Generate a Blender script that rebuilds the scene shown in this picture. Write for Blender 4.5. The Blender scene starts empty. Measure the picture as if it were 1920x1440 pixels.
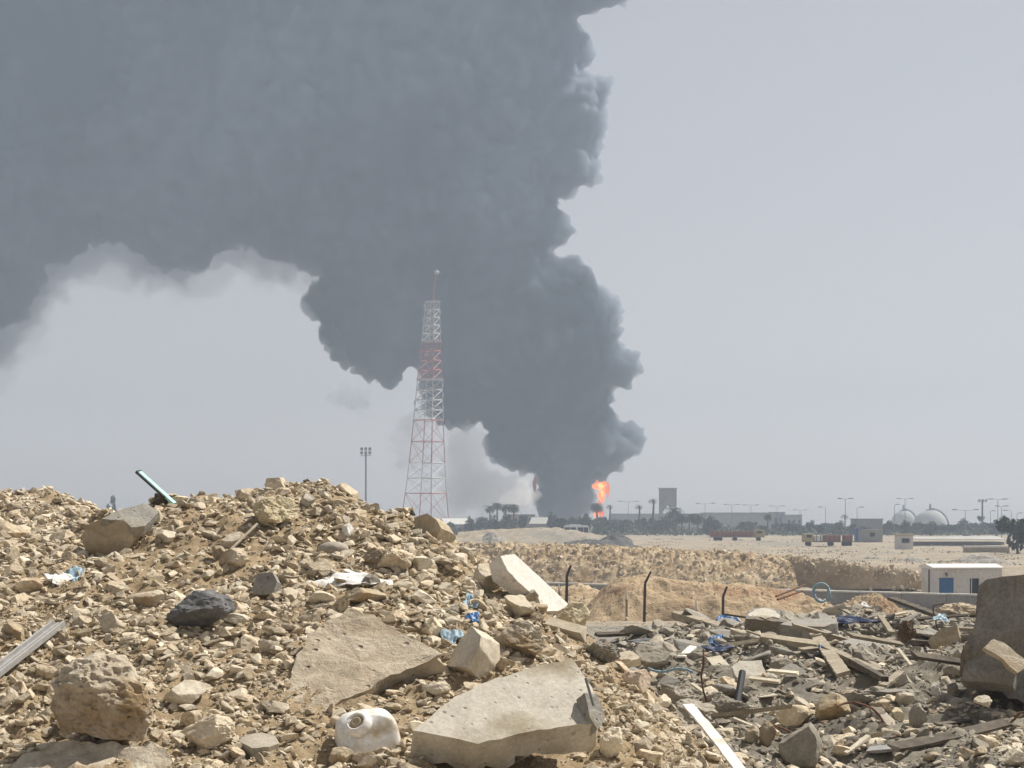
import bpy, bmesh, math, random
import numpy as np
from mathutils import Vector, Matrix

random.seed(11)
RNG = np.random.default_rng(11)
S = bpy.context.scene
COL = S.collection
F = 3000.0            # focal length of the photograph in its own pixels
YH = 970.0            # row of the horizon in the photograph
CZ = 4.7              # eye height above the plain
TAU = 2 * math.pi

# ------------------------------------------------------------------ camera, sky, sun, exposure
cam_d = bpy.data.cameras.new("camera")
cam = bpy.data.objects.new("camera", cam_d)
COL.objects.link(cam)
cam.location = (0, 0, CZ)
cam.rotation_euler = (math.radians(90), 0, 0)
cam_d.sensor_width = 36
cam_d.lens = 36 * F / 1920
cam_d.shift_y = (YH - 720) / 1920
cam_d.clip_start = 0.5
cam_d.clip_end = 9000
S.camera = cam

SUN = Vector((0.62, 0.42, 1.0)).normalized()      # towards the sun: high, to the right and a little ahead
world = bpy.data.worlds.new("World")
S.world = world
world.use_nodes = True
wn = world.node_tree
bg = wn.nodes["Background"]
sky = wn.nodes.new("ShaderNodeTexSky")
sky.sky_type = 'NISHITA'
sky.sun_disc = False
sky.sun_elevation = math.asin(SUN.z)
sky.sun_rotation = math.atan2(SUN.x, SUN.y)
sky.altitude = 0
sky.air_density = 1.0
sky.dust_density = 0.6
sky.ozone_density = 1.2
hs = wn.nodes.new("ShaderNodeHueSaturation")
hs.inputs["Saturation"].default_value = 0.1
wn.links.new(sky.outputs[0], hs.inputs["Color"])
dust = wn.nodes.new("ShaderNodeMix")          # the sky's even tint of dust
dust.data_type = 'RGBA'; dust.blend_type = 'MULTIPLY'; dust.inputs[0].default_value = 1.0
dust.inputs[7].default_value = (1.0, 0.955, 0.935, 1)
wn.links.new(hs.outputs[0], dust.inputs[6])
wn.links.new(dust.outputs[2], bg.inputs[0])
bg.inputs[1].default_value = 0.0605

sun_d = bpy.data.lights.new("sun", 'SUN')
sun_d.energy = 5.0
sun_d.angle = math.radians(0.5)
sun_d.color = (1.0, 0.95, 0.87)
sun_o = bpy.data.objects.new("sun", sun_d)
COL.objects.link(sun_o)
sun_o.rotation_euler = SUN.to_track_quat('Z', 'Y').to_euler()

S.view_settings.view_transform = 'Standard'
S.view_settings.look = 'None'
S.view_settings.gamma = 1
S.view_settings.exposure = 0.62
S.view_settings.use_curve_mapping = False
S.render.engine = 'CYCLES'
S.cycles.use_denoising = True
S.cycles.max_bounces = 6
S.cycles.diffuse_bounces = 2
S.cycles.volume_bounces = 2
S.cycles.transparent_max_bounces = 12
S.cycles.sample_clamp_indirect = 4
S.cycles.caustics_reflective = False
S.cycles.caustics_refractive = False


# ------------------------------------------------------------------ helpers
def P(px, py, d):
    """the point seen at a photograph pixel, at distance d"""
    return Vector(((px - 960) / F * d, d, CZ + (YH - py) / F * d))


def tag(o, label=None, cat=None, group=None, kind=None):
    if label: o["label"] = label
    if cat: o["category"] = cat
    if group: o["group"] = group
    if kind: o["kind"] = kind
    return o


def empty(name, loc, rz=0.0):
    o = bpy.data.objects.new(name, None)
    o.empty_display_size = 0.2
    o.location = loc
    o.rotation_euler = (0, 0, rz)
    COL.objects.link(o)
    return o


def link(name, me, mat=None, parent=None, loc=None):
    if mat and not me.materials:
        me.materials.append(mat)
    o = bpy.data.objects.new(name, me)
    COL.objects.link(o)
    if parent: o.parent = parent
    if loc is not None: o.location = loc
    return o


def mesh_np(name, V, Fc, smooth=False):
    """a mesh from arrays of vertices and of equal sized faces"""
    V = np.asarray(V, dtype=np.float32).reshape(-1, 3)
    Fc = np.asarray(Fc, dtype=np.int32)
    n, k = Fc.shape
    me = bpy.data.meshes.new(name)
    me.vertices.add(len(V))
    me.vertices.foreach_set("co", V.ravel())
    me.loops.add(n * k)
    me.loops.foreach_set("vertex_index", Fc.ravel())
    me.polygons.add(n)
    me.polygons.foreach_set("loop_start", np.arange(0, n * k, k, dtype=np.int32))
    me.polygons.foreach_set("loop_total", np.full(n, k, dtype=np.int32))
    me.polygons.foreach_set("use_smooth", np.full(n, smooth))
    me.update(calc_edges=True)
    return me


def verts_of(me):
    a = np.empty(len(me.vertices) * 3, np.float32)
    me.vertices.foreach_get("co", a)
    return a.reshape(-1, 3)


def set_verts(me, V):
    me.vertices.foreach_set("co", np.asarray(V, np.float32).ravel())
    me.update()


def bm_mesh(name, bm, smooth=False):
    me = bpy.data.meshes.new(name)
    bmesh.ops.recalc_face_normals(bm, faces=bm.faces)
    bm.to_mesh(me)
    bm.free()
    if smooth:
        me.polygons.foreach_set("use_smooth", np.full(len(me.polygons), True))
    return me


def add_box(bm, lo, hi, M=None):
    r = bmesh.ops.create_cube(bm, size=1.0)
    c = [(a + b) / 2 for a, b in zip(lo, hi)]
    s = [max(1e-4, b - a) for a, b in zip(lo, hi)]
    for v in r["verts"]:
        v.co = Vector((v.co.x * s[0] + c[0], v.co.y * s[1] + c[1], v.co.z * s[2] + c[2]))
        if M: v.co = M @ v.co
    return r["verts"]


def add_bar(bm, a, b, r0, r1=None, seg=6):
    """a round bar from a to b"""
    a, b = Vector(a), Vector(b)
    r1 = r0 if r1 is None else r1
    d = b - a
    q = d.to_track_quat('Z', 'Y')
    r = bmesh.ops.create_cone(bm, cap_ends=True, segments=seg, radius1=r0, radius2=r1, depth=d.length)
    m = (a + b) / 2
    for v in r["verts"]:
        v.co = q @ v.co + m


def add_path(bm, pts, r, seg=6):
    for a, b in zip(pts[:-1], pts[1:]):
        add_bar(bm, a, b, r, r, seg)


def box_part(name, lo, hi, mat, parent, bevel=0.0):
    bm = bmesh.new()
    add_box(bm, lo, hi)
    if bevel: bmesh.ops.bevel(bm, geom=bm.edges[:], offset=bevel, segments=1, affect='EDGES')
    return link(name, bm_mesh(name, bm), mat, parent)


def copy_tree(o, parent=None):
    c = o.copy()
    COL.objects.link(c)
    if parent: c.parent = parent
    for ch in list(o.children):
        copy_tree(ch, c)
    return c


# value of smooth gradient noise, in arrays
_perm = RNG.permutation(256).astype(np.int64)
_perm = np.concatenate([_perm, _perm, _perm])
_g = RNG.normal(size=(256, 3))
_g /= np.linalg.norm(_g, axis=1)[:, None]


def noise3(p):
    p = np.asarray(p, dtype=np.float64)
    i = np.floor(p).astype(np.int64)
    f = p - i
    i &= 255
    u = f * f * f * (f * (f * 6 - 15) + 10)
    out = 0
    for dx in (0, 1):
        wx = u[:, 0] if dx else 1 - u[:, 0]
        for dy in (0, 1):
            wy = u[:, 1] if dy else 1 - u[:, 1]
            for dz in (0, 1):
                wz = u[:, 2] if dz else 1 - u[:, 2]
                h = _perm[_perm[_perm[i[:, 0] + dx] + i[:, 1] + dy] + i[:, 2] + dz]
                g = _g[h]
                out = out + wx * wy * wz * (g[:, 0] * (f[:, 0] - dx) + g[:, 1] * (f[:, 1] - dy) + g[:, 2] * (f[:, 2] - dz))
    return out * 1.6


def fbm(p, octv=4, gain=0.5, lac=2.03):
    p = np.asarray(p, dtype=np.float64)
    a, s = 1.0, 0
    for k in range(octv):
        s = s + a * noise3(p + 17.3 * k)
        a *= gain
        p = p * lac
    return s


def billow(p, octv=4, gain=0.5, lac=2.03):
    p = np.asarray(p, dtype=np.float64)
    a, s = 1.0, 0
    for k in range(octv):
        s = s + a * (np.abs(noise3(p + 9.1 * k)) * 2 - 0.55)
        a *= gain
        p = p * lac
    return s


# ------------------------------------------------------------------ materials
def mat_new(name):
    m = bpy.data.materials.new(name)
    m.use_nodes = True
    nt = m.node_tree
    return m, nt, nt.nodes["Principled BSDF"]


def lin(c):
    return tuple(c) + (1.0,) if len(c) == 3 else tuple(c)


def grain(name, c1, c2, scale=5.0, rough=0.9, bump=0.3, dist=0.01, c3=None, scale3=1.2, vary=0.0, tint=None, metallic=0.0, detail=8.0, fine=6.0, pores=0.0):
    """matte surface of two mottled colours with a fine grain; vary: spread of brightness from one object to the next; tint: a third colour some objects lean to"""
    m, nt, b = mat_new(name)
    N, L = nt.nodes, nt.links
    tc = N.new("ShaderNodeTexCoord")
    vec = tc.outputs["Object"]
    oi = N.new("ShaderNodeObjectInfo")
    if vary or tint:
        mu = N.new("ShaderNodeVectorMath"); mu.operation = 'MULTIPLY_ADD'
        L.new(oi.outputs["Random"], mu.inputs[0]); mu.inputs[1].default_value = (37, 91, 53)
        L.new(vec, mu.inputs[2])
        vec = mu.outputs[0]
    n1 = N.new("ShaderNodeTexNoise"); n1.inputs["Scale"].default_value = scale; n1.inputs["Detail"].default_value = detail
    n1.inputs["Roughness"].default_value = 0.65
    L.new(vec, n1.inputs["Vector"])
    r1 = N.new("ShaderNodeValToRGB")
    r1.color_ramp.elements[0].position = 0.36; r1.color_ramp.elements[0].color = lin(c1)
    r1.color_ramp.elements[1].position = 0.64; r1.color_ramp.elements[1].color = lin(c2)
    L.new(n1.outputs["Fac"], r1.inputs["Fac"])
    col = r1.outputs["Color"]
    if c3:
        n3 = N.new("ShaderNodeTexNoise"); n3.inputs["Scale"].default_value = scale3; n3.inputs["Detail"].default_value = 6
        L.new(vec, n3.inputs["Vector"])
        r3 = N.new("ShaderNodeMapRange"); r3.inputs[1].default_value = 0.5; r3.inputs[2].default_value = 0.66
        L.new(n3.outputs["Fac"], r3.inputs[0])
        mx = N.new("ShaderNodeMix"); mx.data_type = 'RGBA'
        L.new(r3.outputs[0], mx.inputs[0]); L.new(col, mx.inputs[6]); mx.inputs[7].default_value = lin(c3)
        col = mx.outputs[2]
    if tint:
        wn_ = N.new("ShaderNodeTexWhiteNoise"); wn_.noise_dimensions = '1D'
        L.new(oi.outputs["Random"], wn_.inputs["W"])
        mr = N.new("ShaderNodeMapRange"); mr.inputs[1].default_value = 0.45; mr.inputs[2].default_value = 1.0; mr.inputs[4].default_value = 0.85
        L.new(wn_.outputs["Value"], mr.inputs[0])
        mx = N.new("ShaderNodeMix"); mx.data_type = 'RGBA'
        L.new(mr.outputs[0], mx.inputs[0]); L.new(col, mx.inputs[6]); mx.inputs[7].default_value = lin(tint)
        col = mx.outputs[2]
    if vary:
        mr = N.new("ShaderNodeMapRange"); mr.inputs[3].default_value = 1 - vary; mr.inputs[4].default_value = 1 + vary
        L.new(oi.outputs["Random"], mr.inputs[0])
        hv = N.new("ShaderNodeHueSaturation")
        L.new(mr.outputs[0], hv.inputs["Value"]); L.new(col, hv.inputs["Color"])
        col = hv.outputs[0]
    n2 = N.new("ShaderNodeTexNoise"); n2.inputs["Scale"].default_value = scale * fine; n2.inputs["Detail"].default_value = 6
    n2.inputs["Roughness"].default_value = 0.7
    L.new(vec, n2.inputs["Vector"])
    mr2 = N.new("ShaderNodeMapRange"); mr2.inputs[1].default_value = 0.3; mr2.inputs[2].default_value = 0.7
    mr2.inputs[3].default_value = 0.8; mr2.inputs[4].default_value = 1.18
    L.new(n2.outputs["Fac"], mr2.inputs[0])
    hv2 = N.new("ShaderNodeHueSaturation")
    L.new(mr2.outputs[0], hv2.inputs["Value"]); L.new(col, hv2.inputs["Color"])
    col = hv2.outputs[0]
    if pores:
        vo = N.new("ShaderNodeTexVoronoi"); vo.inputs["Scale"].default_value = pores; vo.inputs["Randomness"].default_value = 1.0
        L.new(vec, vo.inputs["Vector"])
        sp = N.new("ShaderNodeSeparateColor"); L.new(vo.outputs["Color"], sp.inputs[0])
        th = N.new("ShaderNodeMath"); th.operation = 'MULTIPLY'; th.inputs[1].default_value = 0.30
        L.new(sp.outputs[0], th.inputs[0])
        pm = N.new("ShaderNodeMapRange"); pm.inputs[3].default_value = 1.0; pm.inputs[4].default_value = 0.0
        L.new(vo.outputs["Distance"], pm.inputs[0]); pm.inputs[1].default_value = 0.0; L.new(th.outputs[0], pm.inputs[2])
        pr = N.new("ShaderNodeMix"); pr.data_type = 'RGBA'; pr.inputs[7].default_value = lin(tuple(x * 0.6 for x in c1))
        L.new(pm.outputs[0], pr.inputs[0]); L.new(col, pr.inputs[6]); col = pr.outputs[2]
    L.new(col, b.inputs["Base Color"])
    b.inputs["Roughness"].default_value = rough
    b.inputs["Metallic"].default_value = metallic
    b.inputs["Specular IOR Level"].default_value = 0.2
    if bump:
        ad = N.new("ShaderNodeMath"); ad.operation = 'MULTIPLY_ADD'; ad.inputs[1].default_value = 0.5
        L.new(n2.outputs["Fac"], ad.inputs[0]); L.new(n1.outputs["Fac"], ad.inputs[2])
        if pores:
            sb = N.new("ShaderNodeMath"); sb.operation = 'SUBTRACT'
            L.new(ad.outputs[0], sb.inputs[0]); L.new(pm.outputs[0], sb.inputs[1]); ad = sb
        bu = N.new("ShaderNodeBump"); bu.inputs["Strength"].default_value = bump; bu.inputs["Distance"].default_value = dist
        L.new(ad.outputs[0], bu.inputs["Height"])
        L.new(bu.outputs[0], b.inputs["Normal"])
    return m


def plain(name, c, rough=0.6, metallic=0.0, spec=0.3):
    """a painted or plastic surface with slight unevenness"""
    m = grain(name, tuple(x * 0.9 for x in c), c, scale=3.0, rough=rough, bump=0.05, metallic=metallic)
    m.node_tree.nodes["Principled BSDF"].inputs["Specular IOR Level"].default_value = spec
    return m


def glow(name, c, strength):
    m = bpy.data.materials.new(name)
    m.use_nodes = True
    nt = m.node_tree
    nt.nodes.clear()
    e = nt.nodes.new("ShaderNodeEmission"); o = nt.nodes.new("ShaderNodeOutputMaterial")
    e.inputs[0].default_value = lin(c); e.inputs[1].default_value = strength
    nt.links.new(e.outputs[0], o.inputs["Surface"])
    return m


def volume(name, c, density, aniso=0.0):
    m = bpy.data.materials.new(name)
    m.use_nodes = True
    nt = m.node_tree
    nt.nodes.clear()
    v = nt.nodes.new("ShaderNodeVolumePrincipled"); o = nt.nodes.new("ShaderNodeOutputMaterial")
    v.inputs["Color"].default_value = lin(c)
    v.inputs["Density"].default_value = density
    v.inputs["Anisotropy"].default_value = aniso
    nt.links.new(v.outputs[0], o.inputs["Volume"])
    return m


M = {}
M["tan_stone"] = grain("tan_stone", (0.43, 0.35, 0.24), (0.61, 0.52, 0.385), 7, bump=0.5, dist=0.012, vary=0.30, tint=(0.66, 0.59, 0.465), c3=(0.32, 0.24, 0.155), scale3=3)
M["pale_stone"] = grain("pale_stone", (0.52, 0.45, 0.34), (0.66, 0.60, 0.49), 6, bump=0.45, dist=0.012, vary=0.15, c3=(0.40, 0.32, 0.22), scale3=3)
M["rough_stone"] = grain("rough_stone", (0.40, 0.33, 0.24), (0.64, 0.57, 0.45), 5, bump=0.9, dist=0.035, c3=(0.36, 0.26, 0.15), scale3=2.0)
M["grey_stone"] = grain("grey_stone", (0.26, 0.235, 0.19), (0.40, 0.36, 0.295), 7, bump=0.5, dist=0.012, vary=0.3, tint=(0.40, 0.35, 0.28), c3=(0.22, 0.20, 0.17), scale3=2.5)
M["dark_stone"] = grain("dark_stone", (0.095, 0.095, 0.097), (0.17, 0.168, 0.166), 9, bump=0.6, dist=0.012, vary=0.2)
M["yellow_stone"] = grain("yellow_stone", (0.49, 0.41, 0.26), (0.63, 0.55, 0.38), 7, bump=0.6, dist=0.02)
M["pink_stone"] = grain("pink_stone", (0.48, 0.36, 0.27), (0.60, 0.50, 0.39), 6, bump=0.5, dist=0.02)
M["fissured_stone"] = grain("fissured_stone", (0.42, 0.35, 0.255), (0.56, 0.485, 0.375), 2.6, bump=1.0, dist=0.05, pores=9, c3=(0.38, 0.31, 0.22), scale3=2.0, fine=5)
M["concrete"] = grain("concrete", (0.48, 0.44, 0.365), (0.58, 0.54, 0.455), 2.2, bump=0.6, dist=0.014, pores=14, c3=(0.32, 0.27, 0.19), scale3=1.6, fine=14)
M["pale_concrete"] = grain("pale_concrete", (0.62, 0.585, 0.52), (0.72, 0.69, 0.63), 3.0, bump=0.3, dist=0.01, pores=11, fine=14)
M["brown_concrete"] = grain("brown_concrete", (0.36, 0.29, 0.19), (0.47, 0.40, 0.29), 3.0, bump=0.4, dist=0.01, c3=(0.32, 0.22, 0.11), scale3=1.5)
M["grey_concrete"] = grain("grey_concrete", (0.26, 0.245, 0.215), (0.36, 0.34, 0.30), 2.5, bump=0.8, dist=0.03, pores=17, c3=(0.31, 0.275, 0.22), scale3=1.5, fine=9)
M["dark_concrete"] = grain("dark_concrete", (0.25, 0.238, 0.21), (0.37, 0.352, 0.315), 3.0, bump=1.0, dist=0.05, c3=(0.25, 0.205, 0.145), scale3=1.1, fine=8)
M["rust_clod"] = grain("rust_clod", (0.12, 0.075, 0.05), (0.21, 0.15, 0.10), 9, bump=0.8, dist=0.02)
M["weathered_wood"] = grain("weathered_wood", (0.25, 0.21, 0.15), (0.38, 0.33, 0.25), 4, bump=0.4, dist=0.004, vary=0.25)
M["pale_wood"] = grain("pale_wood", (0.52, 0.46, 0.35), (0.66, 0.60, 0.48), 4, bump=0.3, dist=0.004, vary=0.12)
M["dark_wood"] = grain("dark_wood", (0.07, 0.06, 0.05), (0.15, 0.125, 0.095), 5, bump=0.4, dist=0.004, vary=0.2)
M["black_rubber"] = plain("black_rubber", (0.03, 0.03, 0.033), 0.6)
M["steel"] = plain("steel", (0.20, 0.20, 0.20), 0.5, 0.4)
M["grey_metal"] = plain("grey_metal", (0.42, 0.41, 0.39), 0.5, 0.2)
M["rusty_steel"] = grain("rusty_steel", (0.10, 0.055, 0.035), (0.19, 0.10, 0.06), 12, bump=0.4, dist=0.003)
M["post_steel"] = grain("post_steel", (0.035, 0.028, 0.024), (0.075, 0.058, 0.045), 6, bump=0.2, dist=0.004)
M["teal_paint"] = plain("teal_paint", (0.42, 0.78, 0.71), 0.5)
M["white_plastic"] = grain("white_plastic", (0.74, 0.72, 0.67), (0.82, 0.80, 0.76), 5, rough=0.45, bump=0.2, dist=0.006, c3=(0.52, 0.42, 0.29), scale3=6)
M["dirty_plastic"] = grain("dirty_plastic", (0.48, 0.41, 0.30), (0.6, 0.52, 0.4), 9, rough=0.6, bump=0.2)
M["white_paint"] = grain("white_paint", (0.70, 0.68, 0.64), (0.80, 0.785, 0.75), 3, bump=0.15, dist=0.003, c3=(0.58, 0.53, 0.44), scale3=4)
M["cloth_white"] = grain("cloth_white", (0.72, 0.70, 0.66), (0.82, 0.80, 0.77), 6, bump=0.2, dist=0.004)
M["blue_plastic"] = plain("blue_plastic", (0.06, 0.16, 0.36), 0.45)
M["pale_blue_plastic"] = plain("pale_blue_plastic", (0.29, 0.40, 0.47), 0.5)
M["navy_plastic"] = plain("navy_plastic", (0.02, 0.035, 0.09), 0.5)
# ------------------------------------------------------------------ the lie of the land near the camera
# points the photograph shows, as (pixel column, pixel row, distance), and points behind the crests, as (column, height under the eye, distance, 0)
VIS = [
 # rubble heap, foot to crest
 (-300,1440,10.2),(0,1440,10.2),(300,1440,10.3),(600,1440,10.4),(900,1440,10.6),(1150,1440,11.0),(1300,1440,11.6),
 (-300,1300,11.4),(0,1300,11.4),(300,1300,11.5),(600,1300,11.6),(900,1300,11.8),(1080,1300,12.2),(1180,1310,12.8),(1235,1330,13.2),(1330,1410,12.6),
 (-300,1200,12.6),(0,1200,12.6),(300,1200,12.6),(600,1200,12.7),(900,1200,13.0),(1040,1205,13.5),(1110,1225,13.9),
 (-300,1100,14.2),(0,1100,14.4),(300,1100,14.2),(600,1100,14.3),(800,1100,14.5),(910,1110,14.8),(1010,1150,14.6),
 (0,1040,16.6),(200,1030,15.6),(400,1020,15.5),(600,1015,15.6),(800,1035,15.7),
 (200,972,16.6),(260,958,16.7),(330,942,16.9),(420,930,17.0),(520,916,17.1),(600,918,17.1),(680,934,17.0),(740,960,16.8),(800,992,16.5),(850,1035,16.2),(900,1068,16.0),(960,1105,15.7),(1070,1160,15.2),(1120,1200,14.9),
 # second heap, far left
 (-300,930,26),(0,935,26),(100,940,25.5),(180,952,25),(0,985,22),(100,990,21.5),(-300,985,22),(40,1010,19.5),
 # grey rubble field on the right
 (1400,1440,13.6),(1500,1440,14.3),(1700,1440,14.2),(1900,1440,13.4),(2200,1440,13),
 (1350,1380,15.5),(1500,1340,17.5),(1700,1335,17.5),(1880,1330,16.8),(2200,1330,16.5),
 (1330,1290,20),(1450,1260,21),(1650,1255,21.5),(1760,1225,22.5),(1850,1240,20.0),(2200,1250,21),
 (1220,1235,24),(1300,1230,25.5),(1450,1212,26.5),(1650,1212,26.0),(1800,1212,26),(2200,1200,26),
 (1160,1200,31),(1250,1195,34),(1350,1190,35.5),(1480,1168,33),(1600,1150,34.5),(1655,1154,35),(1705,1172,36),(1780,1190,36),(1850,1190,38),(2200,1180,38),
]
HID = [
 (-900,-1.7,6),(0,-1.7,6),(600,-1.7,6),(1200,-1.75,6),(1920,-1.8,6),(2800,-1.8,6),
 (0,-1.68,8.5),(600,-1.68,8.5),(1200,-1.75,8.5),(1920,-1.9,9),(2800,-2.0,9),(-900,-1.6,11),(-900,-0.6,15),
 # behind the crest of the heap
 (200,-0.7,19),(330,-0.6,20),(520,-0.6,21),(680,-0.7,20.5),(800,-1.3,20),(900,-1.9,19),(1000,-2.3,18.6),(1100,-2.5,18.4),
 (520,-2.3,27),(800,-2.6,25),(1000,-2.8,23),(1120,-2.75,19.5),(300,-1.6,27),
 (-900,0.0,27),(-300,-0.9,33),(0,-0.9,33),(150,-1.2,32),(600,-3,34),(900,-3.2,34),(1050,-3.0,30),
 (1250,-2.2,16.5),(1200,-2.3,18.5),(1290,-2.15,15.3),
 # back of the rubble field and down to the cutting
 (1000,-4.6,47),(1160,-3.9,42),(1300,-4.0,44),(1480,-3.6,44),(1620,-3.6,46),(1750,-3.4,44),(1900,-3.2,46),(2300,-3.2,46),
 (-900,-2.5,46),(300,-4.2,47),(700,-4.5,47),
 (-900,-4.7,70),(0,-5.0,66),(500,-5.2,66),(1000,-5.3,64),(1250,-5.2,62),(1500,-5.2,62),(1800,-5.0,64),(2300,-4.6,66),
 (-900,-4.7,80),(0,-5.1,80),(500,-5.3,80),(1000,-5.4,80),(1300,-5.4,80),(1600,-5.5,80),(1900,-5.5,80),(2600,-4.8,80),(2900,-3.0,30),(2900,-2.2,18),
]


def _uv(x, y):
    return np.stack([(x / y) * F / 300.0, 6.5 * np.log(y / 10.0)], axis=-1)


_cx = [((a - 960) / F * d, d, (YH - b) / F * d) for a, b, d in VIS] + [((a - 960) / F * d, d, z) for a, z, d in HID]
_cx = np.array(_cx)
_cuv = _uv(_cx[:, 0], _cx[:, 1])
_A = np.linalg.norm(_cuv[:, None] - _cuv[None], axis=-1)
_n = len(_cx)
_K = np.zeros((_n + 3, _n + 3))
_K[:_n, :_n] = -_A - 0.02 * np.eye(_n)
_K[:_n, _n] = 1; _K[:_n, _n + 1:] = _cuv
_K[_n, :_n] = 1; _K[_n + 1:, :_n] = _cuv.T
_w = np.linalg.solve(_K, np.concatenate([_cx[:, 2], np.zeros(3)]))


def h_smooth(x, y):
    q = _uv(x, y)
    out = np.empty(len(q))
    for s in range(0, len(q), 20000):
        c = q[s:s + 20000]
        A = np.linalg.norm(c[:, None] - _cuv[None], axis=-1)
        out[s:s + 20000] = -A @ _w[:_n] + _w[_n] + c @ _w[_n + 1:]
    return out + CZ


def heap_side(x, y):
    """1 on the tan rubble heap, 0 on the grey rubble field"""
    px = x / y * F + 960
    edge = np.interp(y, [6, 10, 12.6, 13.4, 15, 18.5, 24, 34, 60], [1500, 1420, 1360, 1260, 1150, 1090, 1080, 1060, 1000])
    edge = edge + 60 * noise3(np.stack([x * 0.9, y * 0.9, 0 * x + 3], -1))
    return np.clip((edge - px) / 60 + 0.5, 0, 1)


def ground_h(x, y, fine=True):
    x = np.atleast_1d(np.asarray(x, float)); y = np.atleast_1d(np.asarray(y, float))
    h = h_smooth(x, y)
    fade = np.clip((80 - y) / 15, 0, 1) * np.clip(y / 10, 0.3, 1)
    far = np.clip(y / 14, 0.8, 1.7)
    p = np.stack([x, y, 0 * x], -1)
    n = 0.085 * fbm(p * 0.9, 3) * far * (1 + 0.7 * (1 - heap_side(x, y)))
    if fine:
        n = n + 0.045 * billow(p * 2.3 + 2, 2) + 0.035 * fbm(p * 3.7 + 5, 3) + 0.016 * billow(p * 11.0 + 9, 3)
    return h + n * fade


def hit(px, py, d0=7.0, d1=75.0):
    """where the ray through a pixel first meets the ground"""
    d = np.geomspace(d0, d1, 700)
    x = (px - 960) / F * d
    z = CZ + (YH - py) / F * d
    below = z < ground_h(x, d, False)
    k = int(np.argmax(below)) if below.any() else len(d) - 1
    return float(d[k])


def on_ground(x, y):
    return Vector((x, y, float(ground_h(x, y)[0])))


# sheets of ground: the near one finely modelled, the far one out to the horizon
def fan(cols, rows, hfun):
    pxs, ds = np.meshgrid(cols, rows)
    x = ((pxs - 960) / F * ds).ravel(); y = ds.ravel()
    z = hfun(x, y)
    nc, nr = len(cols), len(rows)
    i = np.arange(nc * nr).reshape(nr, nc)
    q = np.stack([i[:-1, :-1], i[:-1, 1:], i[1:, 1:], i[1:, :-1]], -1).reshape(-1, 4)
    return np.stack([x, y, z], -1), q


def soil_material():
    m, nt, b = mat_new("soil")
    N, L = nt.nodes, nt.links
    tc = N.new("ShaderNodeTexCoord")
    at = N.new("ShaderNodeAttribute"); at.attribute_name = "heap"
    def ns(sc, det=8, ro=0.65):
        n = N.new("ShaderNodeTexNoise"); n.inputs["Scale"].default_value = sc; n.inputs["Detail"].default_value = det
        n.inputs["Roughness"].default_value = ro
        L.new(tc.outputs["Object"], n.inputs["Vector"]); return n
    def ramp(src, c1, c2, a=0.35, z=0.65):
        r = N.new("ShaderNodeValToRGB")
        r.color_ramp.elements[0].position = a; r.color_ramp.elements[0].color = lin(c1)
        r.color_ramp.elements[1].position = z; r.color_ramp.elements[1].color = lin(c2)
        L.new(src.outputs["Fac"], r.inputs["Fac"]); return r
    n_a, n_b, n_c = ns(1.1), ns(14, 10, 0.75), ns(60, 6, 0.7)
    tan = ramp(n_b, (0.26, 0.19, 0.112), (0.45, 0.35, 0.225))
    grey = ramp(n_b, (0.15, 0.137, 0.112), (0.33, 0.30, 0.25))
    dk = ramp(n_a, (0.10, 0.092, 0.08), (0.36, 0.32, 0.25), 0.38, 0.6)
    g2 = N.new("ShaderNodeMix"); g2.data_type = 'RGBA'; g2.inputs[0].default_value = 0.5
    L.new(grey.outputs[0], g2.inputs[6]); L.new(dk.outputs[0], g2.inputs[7])
    mx = N.new("ShaderNodeMix"); mx.data_type = 'RGBA'
    L.new(at.outputs["Fac"], mx.inputs[0]); L.new(g2.outputs[2], mx.inputs[6]); L.new(tan.outputs[0], mx.inputs[7])
    L.new(mx.outputs[2], b.inputs["Base Color"])
    b.inputs["Roughness"].default_value = 0.95
    b.inputs["Specular IOR Level"].default_value = 0.1
    ad = N.new("ShaderNodeMath"); ad.operation = 'MULTIPLY_ADD'; ad.inputs[1].default_value = 0.35
    L.new(n_c.outputs["Fac"], ad.inputs[0]); L.new(n_b.outputs["Fac"], ad.inputs[2])
    bu = N.new("ShaderNodeBump"); bu.inputs["Strength"].default_value = 0.8; bu.inputs["Distance"].default_value = 0.03
    L.new(ad.outputs[0], bu.inputs["Height"]); L.new(bu.outputs[0], b.inputs["Normal"])
    return m


M["soil"] = soil_material()
V, Q = fan(np.linspace(-700, 2650, 460), np.concatenate([np.geomspace(6, 10, 30)[:-1], np.geomspace(10, 20, 250)[:-1], np.geomspace(20, 80, 200)]), ground_h)
me = mesh_np("ground", V, Q, True)
at_ = me.attributes.new("heap", 'FLOAT', 'POINT')
at_.data.foreach_set("value", heap_side(V[:, 0], V[:, 1]).astype(np.float32))
tag(link("ground", me, M["soil"]), kind="structure")


# far ground: a cutting by the fence and the wall, the plain behind it, sinking behind the far trees
def far_h(x, y):
    px = x / y * F + 960
    edge = h_smooth(np.array([0.0]), np.array([80.0]))[0]
    z = np.interp(y, [80, 92, 104, 143, 151, 200, 430, 520, 700, 4000], [-0.72, -1.3, -2.0, -1.9, 0.0, 0.0, 0.0, -1.5, -7, -7])
    near = h_smooth(x, np.full_like(x, 80.0))
    k = np.clip((y - 80) / 10, 0, 1)
    z = near * (1 - k) + z * k
    p = np.stack([x, y, 0 * x], -1)
    a = np.clip((y - 80) / 20, 0, 1)
    z = z + a * (0.10 * fbm(p * 0.12, 3) + 0.06 * fbm(p * 0.5, 2)) + np.clip((y - 150) / 60, 0, 1) * np.clip((420 - y) / 60, 0, 1) * 0.28 * fbm(p * 0.03 + 4, 3)
    return z


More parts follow.
